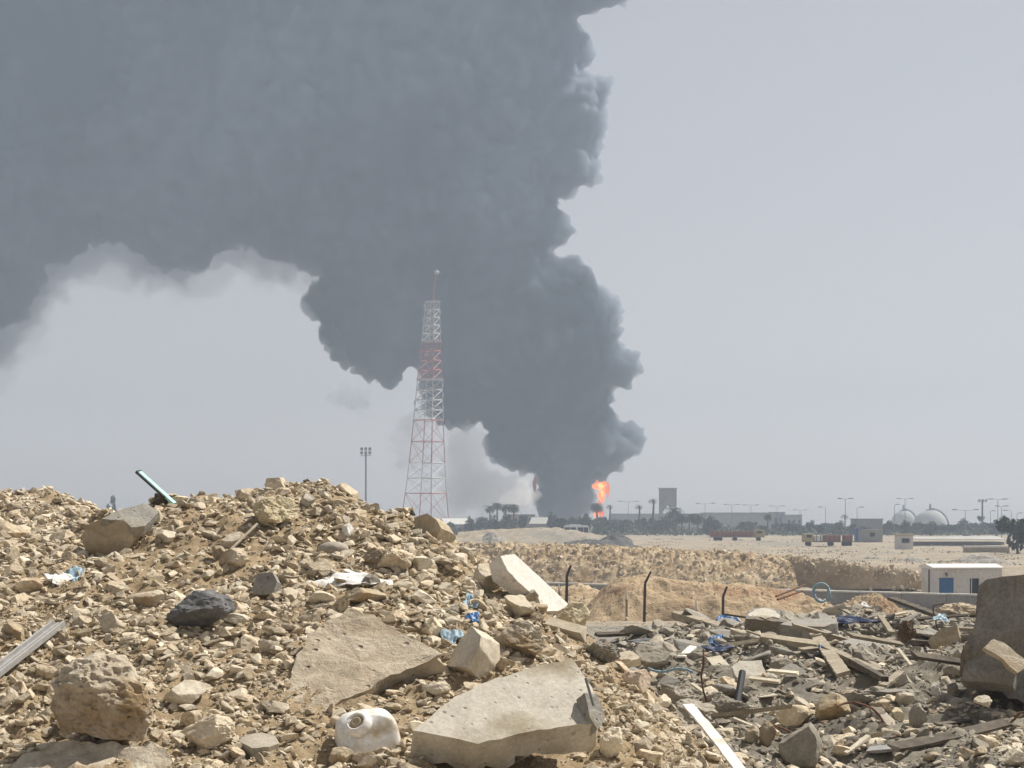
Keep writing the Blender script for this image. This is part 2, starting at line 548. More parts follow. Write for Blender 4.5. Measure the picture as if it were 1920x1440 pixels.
M["desert"] = grain("desert", (0.25, 0.205, 0.145), (0.38, 0.32, 0.24), 0.30, bump=0.6, dist=0.2, c3=(0.24, 0.215, 0.175), scale3=0.05, detail=10, fine=7)
V, Q = fan(np.linspace(-1700, 3600, 420), np.concatenate([np.geomspace(80, 420, 240)[:-1], np.geomspace(420, 960, 30)]), far_h)
tag(link("plain", mesh_np("plain", V, Q, True), M["desert"]), kind="structure")

# ------------------------------------------------------------------ rocks
_ico = {}


def ico(sub):
    if sub not in _ico:
        bm = bmesh.new()
        bmesh.ops.create_icosphere(bm, subdivisions=sub, radius=1.0)
        bm.verts.ensure_lookup_table()
        _ico[sub] = (np.array([v.co[:] for v in bm.verts]), np.array([[v.index for v in f.verts] for f in bm.faces]))
        bm.free()
    return _ico[sub]


def rock_mesh(name, seed, sub=3, dims=(1, 0.85, 0.7), cuts=9, rough=0.10, deep=(0.5, 0.85), smooth=False, fine=0.0, pits=0.0):
    """an angular stone: a ball cut by random planes and roughened; dims are its half sizes"""
    r = np.random.default_rng(seed)
    v, f = ico(sub)
    v = v.copy()
    for k in range(cuts):
        n = r.normal(size=3); n /= np.linalg.norm(n)
        s = v @ n
        off = r.uniform(*deep)
        v -= np.outer(np.maximum(0, s - off), n)
    v = v / np.abs(v).max(axis=0)
    L = np.linalg.norm(v, axis=1)[:, None]
    d = v / np.maximum(L, 1e-6)
    a = rough * fbm(d * 1.7 + seed * 3.1, 4) + fine * billow(d * np.array([5.0, 5.0, 9.0]) + seed * 1.7, 4)
    if pits:
        q = fbm(d * np.array([5.0, 5.0, 7.5]) + seed, 3)
        a = a - pits * np.clip(q - 0.05, 0, 0.5) * 2
    v = v * (1 + a[:, None])
    v = v * np.array(dims)
    me = mesh_np(name, v, f, smooth)
    if smooth and sub >= 4:
        me.set_sharp_from_angle(angle=0.42)
    return me


def seat(o, sink=0.3):
    """set a rock down so that it sinks a share of its height into the ground"""
    return o


def rock(px, py, w, h, mat, label, seed, deep=None, rz=0.0, rx=0.0, ry=0.0, name="boulder", cat="boulder", rough=0.10, cuts=9, fine=0.02, d=None, group=None, sub=5, cut_deep=(0.5, 0.85), pits=0.0):
    """one hand placed stone, w and h its size in the photograph's pixels around its centre (px, py)"""
    dd = d if d else hit(px, py + h * 0.42)
    s = dd / F
    hw, hh = w * s / 2, h * s / 2
    hd = deep * s / 2 if deep else (hw * 0.6 + hh * 0.4)
    me = rock_mesh(name, seed, sub, (hw, hd, hh), cuts, rough, cut_deep, True, fine, pits)
    c = P(px, py, dd + hd * 0.35)
    o = link(name, me, M[mat], loc=c)
    o.rotation_euler = (rx, ry, rz)
    tag(o, label, cat, group)
    return o


# small stones: one countable set, and the gravel nobody could count
def sample_ground(n, d0, d1, heap=None, falloff=1.3, edge=140):
    xs, ys = [], []
    need = n
    while need > 0:
        k = int(need * 2.5) + 500
        px = RNG.uniform(-edge, 1920 + edge, k)
        d = RNG.uniform(d0, d1, k)
        keep = RNG.uniform(size=k) < (d0 / d) ** (falloff - 1)
        px, d = px[keep], d[keep]
        x = (px - 960) / F * d
        hs_ = heap_side(x, d)
        u = RNG.uniform(size=len(x))
        ok = (u < hs_) if heap == 1 else ((u > hs_) if heap == 0 else np.full(len(x), True))
        xs.append(x[ok]); ys.append(d[ok])
        need -= int(ok.sum())
    x = np.concatenate(xs)[:n]; y = np.concatenate(ys)[:n]
    return x, y


stone_src = {}
for kind, mat in (("tan", "tan_stone"), ("grey", "grey_stone")):
    c = bpy.data.collections.new("shapes_" + kind)
    for k in range(9):
        rr = random.Random(k + 40)
        me = rock_mesh("stone", 300 + k, 3 if k < 6 else 2, (1, rr.uniform(0.6, 0.95), rr.uniform(0.28, 0.75)), 13, 0.06, (0.36, 0.72), False)
        me.materials.append(M[mat] if k != 8 else M["pale_stone"] if kind == "tan" else M["pale_stone"])
        o = bpy.data.objects.new("stone_shape", me)
        c.objects.link(o)
    stone_src[kind] = c


def scatter(name, x, y, r, coll, sink=0.25):
    z = ground_h(x, y)
    me = bpy.data.meshes.new(name)
    n = len(x)
    me.vertices.add(n)
    me.vertices.foreach_set("co", np.stack([x, y, z + r * (0.35 - sink)], -1).astype(np.float32).ravel())
    rot = np.stack([RNG.uniform(-0.6, 0.6, n), RNG.uniform(-0.6, 0.6, n), RNG.uniform(0, TAU, n)], -1)
    a = me.attributes.new("rot", 'FLOAT_VECTOR', 'POINT'); a.data.foreach_set("vector", rot.astype(np.float32).ravel())
    a = me.attributes.new("size", 'FLOAT', 'POINT'); a.data.foreach_set("value", r.astype(np.float32))
    a = me.attributes.new("pick", 'INT', 'POINT'); a.data.foreach_set("value", RNG.integers(0, 9, n).astype(np.int32))
    o = link(name, me)
    ng = bpy.data.node_groups.new(name, "GeometryNodeTree")
    ng.interface.new_socket("Geometry", in_out='INPUT', socket_type='NodeSocketGeometry')
    ng.interface.new_socket("Geometry", in_out='OUTPUT', socket_type='NodeSocketGeometry')
    N, L = ng.nodes, ng.links
    gi, go = N.new("NodeGroupInput"), N.new("NodeGroupOutput")
    ci = N.new("GeometryNodeCollectionInfo"); ci.inputs["Collection"].default_value = coll
    ci.inputs["Separate Children"].default_value = True; ci.inputs["Reset Children"].default_value = True
    ip = N.new("GeometryNodeInstanceOnPoints")
    ip.inputs["Pick Instance"].default_value = True
    def attr(nm, ty):
        q = N.new("GeometryNodeInputNamedAttribute"); q.data_type = ty; q.inputs["Name"].default_value = nm
        return q.outputs["Attribute"]
    L.new(gi.outputs[0], ip.inputs["Points"])
    L.new(ci.outputs[0], ip.inputs["Instance"])
    L.new(attr("pick", 'INT'), ip.inputs["Instance Index"])
    L.new(attr("rot", 'FLOAT_VECTOR'), ip.inputs["Rotation"])
    L.new(attr("size", 'FLOAT'), ip.inputs["Scale"])
    L.new(ip.outputs[0], go.inputs[0])
    md = o.modifiers.new("scatter", 'NODES'); md.node_group = ng
    tag(o, kind="stuff")
    return o


def clumped(x, y, r, amount=0.75):
    """thin the stones out where the soil lies bare"""
    q = fbm(np.stack([x * 0.8, y * 0.5, 0 * x + 7.7], -1), 4)
    keep = RNG.uniform(size=len(x)) < np.clip(0.8 + 1.3 * amount * q, 0.30, 1)
    return x[keep], y[keep], r[keep]


def sizes(n, r0, r1, a=1.9):
    u = RNG.uniform(size=n)
    return (r0 ** -a + u * (r1 ** -a - r0 ** -a)) ** (-1 / a)


def put(name, n, d0, d1, heap, r0, r1, coll, grow=0.7, a=1.9, amount=0.75, falloff=1.3):
    x, y = sample_ground(n, d0, d1, heap, falloff)
    r = sizes(n, r0, r1, a) * (y / 12.0) ** grow
    x, y, r = clumped(x, y, r, amount)
    k = ~((r > 0.018) & inside_pieces(x, y))
    return scatter(name, x[k], y[k], r[k], coll)


# the countable stones
shape_pool = {}
for key, mat in (("tan", "tan_stone"), ("pale", "pale_stone"), ("grey", "grey_stone")):
    shape_pool[key] = []
    for k in range(10):
        rr = random.Random(k + 900)
        me = rock_mesh("stone", 700 + k, 4, (1, rr.uniform(0.7, 0.95), rr.uniform(0.45, 0.8)), rr.randint(10, 16), 0.07, (0.36, 0.72), True, 0.025)
        me.materials.append(M[mat])
        shape_pool[key].append(me)


KEEP_POLY = []     # outlines of slabs and boards seen from above
def inside_pieces(x, y):
    x = np.atleast_1d(x); y = np.atleast_1d(y)
    hitm = np.zeros(len(x), bool)
    for poly in KEEP_POLY:
        lo, hi = poly.min(0), poly.max(0)
        k = np.nonzero((x > lo[0]) & (x < hi[0]) & (y > lo[1]) & (y < hi[1]))[0]
        if not len(k): continue
        q = np.zeros(len(k), bool)
        for a, b in zip(poly, np.roll(poly, -1, 0)):
            c = (a[1] > y[k]) != (b[1] > y[k])
            q ^= c & (x[k] < a[0] + (y[k] - a[1]) / (b[1] - a[1] + 1e-12) * (b[0] - a[0]))
        hitm[k] |= q
    return hitm


KEEP_OUT = []      # (x, y, radius) of hand placed pieces, so that loose stones do not pierce them


def loose_stones(n, d0, d1, heap, r0, r1, keys, label, group, grow=0.7, a=1.6, tries=8):
    x, y = sample_ground(n * tries, d0, d1, heap, 1.4, 60)
    r = sizes(n * tries, r0, r1, a) * (y / 12.0) ** grow
    done = 0
    for i in range(len(x)):
        if done >= n: break
        if inside_pieces(x[i], y[i])[0]: continue
        if any((x[i] - a_) ** 2 + (y[i] - b_) ** 2 < (r[i] * 0.8 + c_) ** 2 for a_, b_, c_ in KEEP_OUT): continue
        KEEP_OUT.append((x[i], y[i], r[i] * 0.9))
        done += 1
        key = keys[RNG.integers(0, len(keys))]
        o = link("stone", shape_pool[key][RNG.integers(0, 10)])
        z = float(ground_h(x[i], y[i])[0])
        o.location = (x[i], y[i], z + r[i] * 0.22)
        o.rotation_euler = (RNG.uniform(-0.4, 0.4), RNG.uniform(-0.4, 0.4), RNG.uniform(0, TAU))
        o.scale = (r[i], r[i], r[i])
        tag(o, label[key] if isinstance(label, dict) else label, "stone", group)
# ------------------------------------------------------------------ broken slabs, boards and other pieces of rubble
def ray_plane(px, py, c, n):
    r = Vector(((px - 960) / F, 1.0, (YH - py) / F))
    o = Vector((0, 0, CZ))
    return o + r * ((c - o).dot(n) / r.dot(n))


def slab(pix, at_px, d, normal, thick, mat, label, seed, name="slab", cat="slab", jag=0.05, lift=0.0, side_mat=None, rough=0.012, seg=0.07, group=None, taper=0.0):
    """a broken slab: pix outlines its upper face in the photograph, the face lying in the plane through at_px with the given normal"""
    r = np.random.default_rng(seed)
    n = Vector(normal).normalized()
    c = P(at_px[0], at_px[1], d) + Vector((0, 0, lift))
    pts = [ray_plane(a, b, c, n) for a, b in pix]
    o0 = sum(pts, Vector()) / len(pts)
    t1 = n.orthogonal().normalized(); t2 = n.cross(t1)
    loc = [((p - o0).dot(t1), (p - o0).dot(t2)) for p in pts]
    ring = []
    for i, a in enumerate(loc):
        b = loc[(i + 1) % len(loc)]
        L = math.hypot(b[0] - a[0], b[1] - a[1])
        k = max(1, int(L / seg))
        for j in range(k):
            t = j / k
            e = jag * L * 0.12 * r.normal() if j else 0
            nx, ny = -(b[1] - a[1]) / max(L, 1e-6), (b[0] - a[0]) / max(L, 1e-6)
            e = max(-0.035, min(0.035, e))
            ring.append((a[0] + (b[0] - a[0]) * t + nx * e, a[1] + (b[1] - a[1]) * t + ny * e))
    if sum(p[0] * q[1] - q[0] * p[1] for p, q in zip(ring, ring[1:] + ring[:1])) < 0: ring.reverse()
    m = len(ring)
    lv = 5
    bm = bmesh.new()
    rows = []
    for l in range(lv):
        t = l / (lv - 1)
        row = []
        for (a, b) in ring:
            k = 1 + (taper * t) + (0.0 if l == 0 else r.normal() * rough * 1.5)
            if l == 0: k = 0.992
            zz = -thick * t if l else 0.0
            if 0 < l < lv - 1: zz += r.normal() * thick * 0.03
            if l == lv - 1: zz *= 1 + 0.12 * r.normal() * (jag > 0)
            row.append(bm.verts.new(o0 * 0 + t1 * a * k + t2 * b * k + n * zz))
        rows.append(row)
    top = bm.faces.new(rows[0])
    bot = bm.faces.new(list(reversed(rows[-1])))
    sides = []
    for l in range(lv - 1):
        for i in range(m):
            j = (i + 1) % m
            sides.append(bm.faces.new((rows[l][i], rows[l + 1][i], rows[l + 1][j], rows[l][j])))
    tri = bmesh.ops.triangulate(bm, faces=[top, bot])["faces"]
    for _ in range(2):
        long_e = [e for e in bm.edges if e.calc_length() > seg * 1.6 and all(abs((v.co).dot(n)) < 1e-4 for v in e.verts)]
        if long_e: bmesh.ops.subdivide_edges(bm, edges=long_e, cuts=2, use_grid_fill=False)
    bmesh.ops.triangulate(bm, faces=[f for f in bm.faces if len(f.verts) > 4])
    bm.verts.ensure_lookup_table()
    co = np.array([v.co[:] for v in bm.verts])
    flat = np.abs(co @ np.array(n)) < 1e-4
    q = rough * (fbm(co * 4 + seed, 3) + 0.4 * billow(co * 16 + seed, 2))
    for v, f_, k in zip(bm.verts, flat, q):
        if f_: v.co += n * float(k)
    bmesh.ops.recalc_face_normals(bm, faces=bm.faces)
    me = bpy.data.meshes.new(name)
    bm.to_mesh(me); bm.free()
    me.polygons.foreach_set("use_smooth", np.full(len(me.polygons), True))
    me.set_sharp_from_angle(angle=0.5)
    ob = link(name, me, M[mat], loc=o0)
    KEEP_POLY.append(np.array([[o0.x + (t1.x * a + t2.x * b) * 1.04, o0.y + (t1.y * a + t2.y * b) * 1.04 - 0.03] for a, b in ring]))
    return tag(ob, label, cat, group)


def board(a, b, w, t, mat, label, name="plank", cat="plank", roll=0.0, lift=0.03, da=None, db=None, group=None, bend=0.0, ragged=True, seed=0):
    """a plank from pixel a to pixel b, lying on what is under its two ends"""
    A = P(a[0], a[1], da or hit(*a)); B = P(b[0], b[1], db or hit(*b))
    A.z += lift; B.z += lift
    d = B - A
    ln = d.length
    x = d.normalized()
    up = Vector((0, -0.35, 1)).normalized()
    y = up.cross(x).normalized()
    z = x.cross(y)
    R = Matrix.Rotation(roll, 3, x)
    y, z = R @ y, R @ z
    r = np.random.default_rng(seed + int(a[0] * 7 + b[1]))
    bm = bmesh.new()
    ns = max(4, int(ln / 0.12))
    rings = []
    for i in range(ns + 1):
        s = i / ns
        e = bend * math.sin(math.pi * s) * ln
        row = []
        for sy, sz in ((-1, -1), (1, -1), (1, 1), (-1, 1)):
            lx = (s - 0.5) * ln
            if ragged and i in (0, ns): lx += r.uniform(-0.25, 0.25) * w
            wy = sy * w / 2 * (1 + (0.05 * r.normal() if ragged else 0))
            row.append(bm.verts.new(x * lx + y * wy + z * (sz * t / 2 + e)))
        rings.append(row)
    bm.faces.new(rings[0][::-1]); bm.faces.new(rings[-1])
    for p, q in zip(rings[:-1], rings[1:]):
        for k in range(4):
            bm.faces.new((p[k], p[(k + 1) % 4], q[(k + 1) % 4], q[k]))
    o = link(name, bm_mesh(name, bm), M[mat], loc=(A + B) / 2)
    e_ = np.array([y.x, y.y]) * w * 0.6; f_ = np.array([0, -0.05])
    KEEP_POLY.append(np.array([np.array([A.x, A.y]) - e_ + f_, np.array([B.x, B.y]) - e_ + f_, np.array([B.x, B.y]) + e_, np.array([A.x, A.y]) + e_]))
    return tag(o, label, cat, group)


def rag(px, py, w, h, mat, label, name, cat, seed, tilt=0.5, lift=0.04, d=None, amp=0.35, rz=0.0):
    """a crumpled sheet of plastic or cloth, with thickness"""
    dd = d or hit(px, py)
    s = dd / F
    r = np.random.default_rng(seed)
    nx, ny = 22, 16
    u, v = np.meshgrid(np.linspace(-1, 1, nx), np.linspace(-1, 1, ny))
    u, v = u.ravel(), v.ravel()
    ang = np.arctan2(v, u)
    k = 1 - 0.30 * np.maximum(0, np.abs(u) * np.abs(v)) + 0.22 * np.sin(3 * ang + seed) * np.hypot(u, v)
    W, H = w * s / 2, h * s / 2
    p = np.stack([u * 1.6 + seed, v * 1.6, 0 * u], -1)
    z = amp * min(W, H) * (fbm(p, 3) + 0.8 * np.abs(noise3(p * 1.7 + 3)))
    X = u * k * W; Y = v * k * H * math.cos(tilt) - z * math.sin(tilt) * 0; Z = v * k * H * math.sin(tilt) + z
    Yd = v * k * H * 1.2
    V = np.stack([X, Yd, Z], -1)
    i = np.arange(nx * ny).reshape(ny, nx)
    q = np.stack([i[:-1, :-1], i[:-1, 1:], i[1:, 1:], i[1:, :-1]], -1).reshape(-1, 4)
    me = mesh_np(name, V, q, True)
    o = link(name, me, M[mat], loc=P(px, py, dd) + Vector((0, 0, lift)))
    o.rotation_euler = (0, 0, rz)
    so = o.modifiers.new("thickness", 'SOLIDIFY'); so.thickness = 0.006
    return tag(o, label, cat)


def bar(a, b, r, mat, label, name, cat, da=None, db=None, lift=0.03, seg=8, group=None):
    A = P(a[0], a[1], da or hit(*a)); B = P(b[0], b[1], db or hit(*b))
    A.z += lift; B.z += lift
    c = (A + B) / 2
    bm = bmesh.new()
    add_bar(bm, A - c, B - c, r, r, seg)
    return tag(link(name, bm_mesh(name, bm, False), M[mat], loc=c), label, cat, group)


# --- on the tan heap: boulders and slabs
rock(197, 1324, 228, 196, "rough_stone", "large rough pitted pale boulder with a brown underside, low on the left of the heap", 17, deep=190, rough=0.10, cuts=9, fine=0.012, rz=0.5, ry=0.15, cut_deep=(0.55, 0.8), sub=6, pits=0.075)
rock(218, 1350, 75, 62, "brown_concrete", "brown stone wedged under the right end of the large pitted boulder", 8, rough=0.08)
slab([(20,1440),(55,1405),(120,1392),(215,1396),(300,1408),(335,1435),(330,1480),(20,1490)], (180, 1425), 10.25, (0.05, -0.45, 1), 0.16, "rough_stone", "broad pale cream rock cut off by the bottom edge, left of the grey cobble", 6, "boulder", "boulder", 0.25, rough=0.05, seg=0.05)
rock(375, 1147, 126, 82, "dark_stone", "dark charcoal stone with crinkled right end, alone among tan rubble", 21, deep=90, rough=0.12, fine=0.03, rz=0.4)
slab([(190,972),(228,955),(272,943),(298,960),(272,988),(246,990),(232,976)], (250, 972), 15.45, (0.25, -0.55, 0.8), 0.10, "grey_concrete", "grey top face of the brown shaded block near the teal bar", 31, jag=0.1)  # top face of the block below, split off to carry its grey
slab([(152,1006),(162,985),(190,972),(232,976),(246,990),(250,1012),(236,1032),(205,1044),(172,1040),(158,1026)], (205, 1008), 15.4, (-0.15, -0.97, -0.12), 0.45, "brown_concrete", "block whose smooth shaded face is coloured brown, below the teal bar", 12, "boulder", "boulder", 0.25, rough=0.008, taper=-0.15)  # tone of the shaded front is put into its brown colour
slab([(578,1188),(622,1160),(655,1145),(702,1152),(745,1182),(795,1208),(832,1226),(792,1232),(752,1252),(728,1262),(706,1284),(684,1300),(640,1314),(600,1338),(558,1352),(532,1302),(548,1252)], (680, 1240), 11.95, (-0.02, -0.50, 0.86), 0.16, "fissured_stone", "broad flat slab of fissured stone leaning on the middle of the heap", 41, jag=0.25, rough=0.022, taper=-0.03, seg=0.05)
rock(885, 1222, 116, 96, "pale_stone", "faceted block with a bright upper right face beside pale blue plastic", 19, deep=100, cuts=9, rough=0.03, cut_deep=(0.35, 0.6), fine=0.01, rz=0.5, ry=0.3)
rock(978, 1202, 98, 76, "rough_stone", "rounded pitted tan boulder right of the faceted block", 23, deep=84, rough=0.12, cuts=7, fine=0.012, pits=0.10)
big = slab([(772,1370),(852,1306),(930,1270),(1072,1233),(1112,1290),(1127,1340),(1124,1356),(1010,1368),(896,1394),(840,1382)], (960, 1320), 10.85, (0.10, -0.54, 0.84), 0.26, "concrete", "large grey concrete slab with a snapped right end and brown shaded edge", 51, jag=0.12, rough=0.008, taper=-0.02, lift=0.15)
slab([(1098,1298),(1118,1300),(1130,1322),(1136,1352),(1120,1368),(1104,1345)], (1105, 1305), 10.72, (0.5, -0.7, 0.5), 0.10, "grey_concrete", "loose grey flake at the snapped right end of the large concrete slab", 57, lift=0.10, jag=0.3, rough=0.02)
bar((1098, 1300), (1113, 1352), 0.009, "steel", "grey steel reinforcing bar stub on the snapped end of the concrete slab", "rebar", "rebar", 10.52, 10.47, 0.10)
rock(352, 1300, 88, 50, "pale_stone", "flat topped pale rock with a brown front, right of the pitted boulder", 33, deep=60, rough=0.05, cuts=6, cut_deep=(0.45, 0.7))
rock(385, 1372, 112, 74, "tan_stone", "tan boulder with a pale ridge behind the grey cobble", 35, deep=70, rough=0.12, fine=0.03)
slab([(446,1386),(462,1377),(490,1374),(516,1380),(524,1392),(505,1400),(472,1402)], (485, 1388), 10.55, (0.05, -0.22, 1), 0.2, "grey_stone", "grey block with a flat pale top near the bottom edge", 37, "boulder", "boulder", 0.25, rough=0.012, taper=-0.1)
rock(270, 1124, 80, 38, "rough_stone", "low rounded grey tan stone left of the dark charcoal stone", 39)
rock(437, 1163, 60, 26, "pale_stone", "flat cream stone at the right foot of the dark charcoal stone", 43, cut_deep=(0.4, 0.7))
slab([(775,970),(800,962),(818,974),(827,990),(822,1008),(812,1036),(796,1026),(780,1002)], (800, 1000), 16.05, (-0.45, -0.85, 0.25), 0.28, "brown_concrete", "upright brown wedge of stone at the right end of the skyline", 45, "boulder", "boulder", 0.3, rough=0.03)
slab([(665,975),(735,972),(733,985),(700,1006),(690,1008),(672,988)], (700, 985), 16.3, (-0.15, -0.95, 0.15), 0.12, "grey_concrete", "dark shaded slab set in the heap just below the skyline", 61, jag=0.2)
rock(765, 962, 34, 12, "dark_stone", "small black fragment on the skyline beside the upright brown wedge", 47, d=16.6)
slab([(938,1042),(965,1038),(1002,1072),(1038,1105),(1070,1137),(1046,1146),(1020,1146),(1010,1122),(990,1106),(970,1090),(952,1070)], (1005, 1095), 15.0, (0.75, -0.42, 0.52), 0.16, "pale_concrete", "bright white panel of concrete leaning on the right shoulder of the heap", 71, jag=0.15, rough=0.006, lift=0.06)
rock(985, 1120, 80, 40, "grey_stone", "rough grey rubble lump along the lower edge of the bright white panel", 73, d=14.8, rough=0.2, fine=0.06)
rock(1003, 1140, 50, 22, "brown_concrete", "brown lump under the foot of the bright white panel", 74, d=14.5)
rock(1075, 1155, 66, 60, "yellow_stone", "yellowish brown stone propping the foot of the bright white panel", 75, d=14.6, rough=0.12)
rock(917, 1082, 56, 62, "pale_stone", "pale cream rock left of the bright white panel", 76, deep=60, cuts=6)
rock(880, 1038, 36, 34, "pale_stone", "small pale rock on the right edge of the skyline slope", 77)
rock(520, 962, 84, 60, "yellow_stone", "crumbly yellow stone high on the heap", 79, rough=0.22, fine=0.08, cuts=4)
rock(575, 940, 32, 36, "grey_stone", "round grey stone right of the crumbly yellow stone", 80)
rock(625, 1030, 58, 30, "grey_stone", "smooth oval grey cobble in the middle of the heap", 81, rough=0.03, cuts=1, fine=0.0, cut_deep=(0.9, 0.95))
rock(653, 999, 26, 34, "pale_concrete", "small white stone standing above the oval grey cobble", 82, cuts=6)
slab([(470,1108),(482,1075),(510,1072),(520,1090),(512,1115),(472,1116)], (495, 1095), 14.0, (-0.25, -0.9, 0.35), 0.1, "grey_concrete", "small grey paving fragment standing on edge on the left slope", 83, jag=0.1)
rock(605, 918, 22, 13, "pale_stone", "pale stone perched on the very top of the heap", 84, d=17.0)
rock(680, 1120, 90, 36, "brown_concrete", "flat brown stone above the broad fissured slab", 85, rough=0.08)
rock(600, 1122, 62, 30, "tan_stone", "tan flat stone at the upper left of the broad fissured slab", 86)
rock(812, 1180, 40, 44, "tan_stone", "tan stone above the right end of the broad fissured slab", 87)
rock(820, 1292, 58, 34, "pale_stone", "pale stone in the shade under the broad fissured slab", 88, cuts=6)
rock(1172, 1240, 60, 38, "pale_stone", "pale stone with a dark front on the right edge of the heap", 89, cuts=6, rough=0.06)
rock(1196, 1280, 66, 52, "pink_stone", "pinkish tan stone just below the pale one on the heap's right edge", 90, rough=0.09)
rock(1148, 1392, 46, 62, "tan_stone", "tan wedge leaning against the right end of the concrete slab", 91, cuts=6, ry=0.4)
rock(1130, 1225, 62, 50, "grey_stone", "dark mottled lump beside the pale stone on the heap's right edge", 92, rough=0.2, fine=0.06)
board((1018, 1178), (1098, 1200), 0.16, 0.07, "weathered_wood", "short thick weathered board on the heap below the white panel", da=14.0, db=13.9, lift=0.05)
rock(700, 1090, 40, 30, "grey_stone", "grey stone right above the crumpled white sheet", 93)
rock(740, 1052, 70, 46, "tan_stone", "lumpy tan stone above the crumpled white sheet", 94, rough=0.2, fine=0.05)
rock(790, 1056, 44, 30, "pale_stone", "pale rock on the right slope below the upright wedge", 95)
rock(705, 1045, 44, 40, "tan_stone", "tan rock right of the oval grey cobble", 96)
rock(590, 1065, 70, 30, "tan_stone", "long tan stone below the oval grey cobble", 97)
rock(440, 1050, 60, 44, "tan_stone", "tan rock at the foot of the thin wooden stick", 98)
rock(55, 1095, 60, 40, "tan_stone", "rounded tan rock left of the blue and white bag", 99)
rock(25, 1185, 60, 50, "brown_concrete", "brown rock behind the upper end of the grey channel", 100)
rock(105, 1080, 30, 30, "pale_stone", "small pale rock above the blue and white bag", 101)

# --- on the tan heap: other pieces
def channel(a, b, da, db):
    """a grooved length of grey metal: a base with two raised edges"""
    A, B = P(a[0], a[1], da), P(b[0], b[1], db)
    A.z += 0.03; B.z += 0.03
    d = (B - A); ln = d.length
    x = d.normalized(); y = Vector((0, -0.4, 1)).cross(x).normalized(); z = x.cross(y)
    R = Matrix((x, y, z)).transposed().to_4x4()
    root = empty("metal_channel", (A + B) / 2)
    tag(root, "grey grooved metal channel slanting out of the left edge of the picture", "metal channel")
    for nm, lo, hi in (("base", (-ln / 2, -0.055, -0.012), (ln / 2, 0.055, 0.0)), ("edge", (-ln / 2, -0.055, 0.001), (ln / 2, -0.035, 0.03)), ("edge", (-ln / 2, 0.035, 0.001), (ln / 2, 0.055, 0.03)), ("rib", (-ln / 2, -0.008, 0.001), (ln / 2, 0.008, 0.016))):
        bm = bmesh.new(); add_box(bm, lo, hi, R)
        link(nm, bm_mesh(nm, bm), M["grey_metal"], root)
    return root


channel((-40, 1295), (110, 1177), 11.3, 12.7)

t = empty("metal_bar", P(292, 914, 16.7))
tag(t, "teal painted square bar sticking up out of the skyline", "metal bar")
A_, B_ = P(262, 886, 16.75) - P(292, 914, 16.7), P(330, 947, 16.6) - P(292, 914, 16.7)
d_ = (B_ - A_); x_ = d_.normalized(); z_ = Vector((0.62, -0.42, 0.66)); z_ = (z_ - x_ * z_.dot(x_)).normalized(); y_ = z_.cross(x_)
R_ = Matrix((x_, y_, z_)).transposed().to_4x4()
for nm, lo, hi, mt in (("bar", (-d_.length / 2 + 0.02, -0.014, -0.012), (d_.length / 2, 0.036, 0.012), "teal_paint"), ("end_cap", (-d_.length / 2, -0.034, -0.016), (-d_.length / 2 + 0.019, 0.04, 0.016), "black_rubber"), ("edge_strip", (-d_.length / 2 + 0.02, -0.034, -0.014), (d_.length / 2 - 0.12, -0.015, 0.008), "black_rubber")):
    bm = bmesh.new(); add_box(bm, lo, hi, R_)
    link(nm, bm_mesh(nm, bm), M[mt], t)
rock(305, 940, 50, 34, "dark_wood", "dark brown burnt lump under the teal bar on the skyline", 110, d=16.75, rough=0.15, name="burnt_lump", cat="burnt lump")
bar((414, 1058), (482, 992), 0.014, "weathered_wood", "thin wooden stick leaning on the upper left of the heap", "wooden_stick", "stick", 15.0, 15.6, 0.05, 6)
rag(655, 1100, 150, 44, "cloth_white", "crumpled white sheet half buried across the middle of the heap", "sheet", "sheet", 3, 0.5, 0.05)
board((648, 1080), (690, 1100), 0.05, 0.025, "white_paint", "short white painted batten just above the crumpled white sheet", "batten", "batten", lift=0.05)
rag(132, 1092, 42, 46, "pale_blue_plastic", "torn pale blue plastic bag on the left slope", "plastic_bag", "plastic bag", 5, 0.9, 0.04)
rag(112, 1098, 50, 28, "cloth_white", "torn white plastic bag beside the pale blue one", "plastic_bag", "plastic bag", 7, 0.7, 0.06, rz=0.6)
rag(882, 1140, 28, 30, "pale_blue_plastic", "scrap of pale blue plastic highest of three near the faceted block", "plastic_scrap", "plastic scrap", 9, 0.9, 0.05)
rag(887, 1168, 26, 22, "blue_plastic", "small deep blue plastic scrap just above the faceted block", "plastic_scrap", "plastic scrap", 11, 0.9, 0.05)
rag(846, 1203, 42, 34, "pale_blue_plastic", "pale blue plastic tucked under the left side of the faceted block", "plastic_scrap", "plastic scrap", 13, 0.9, 0.04)

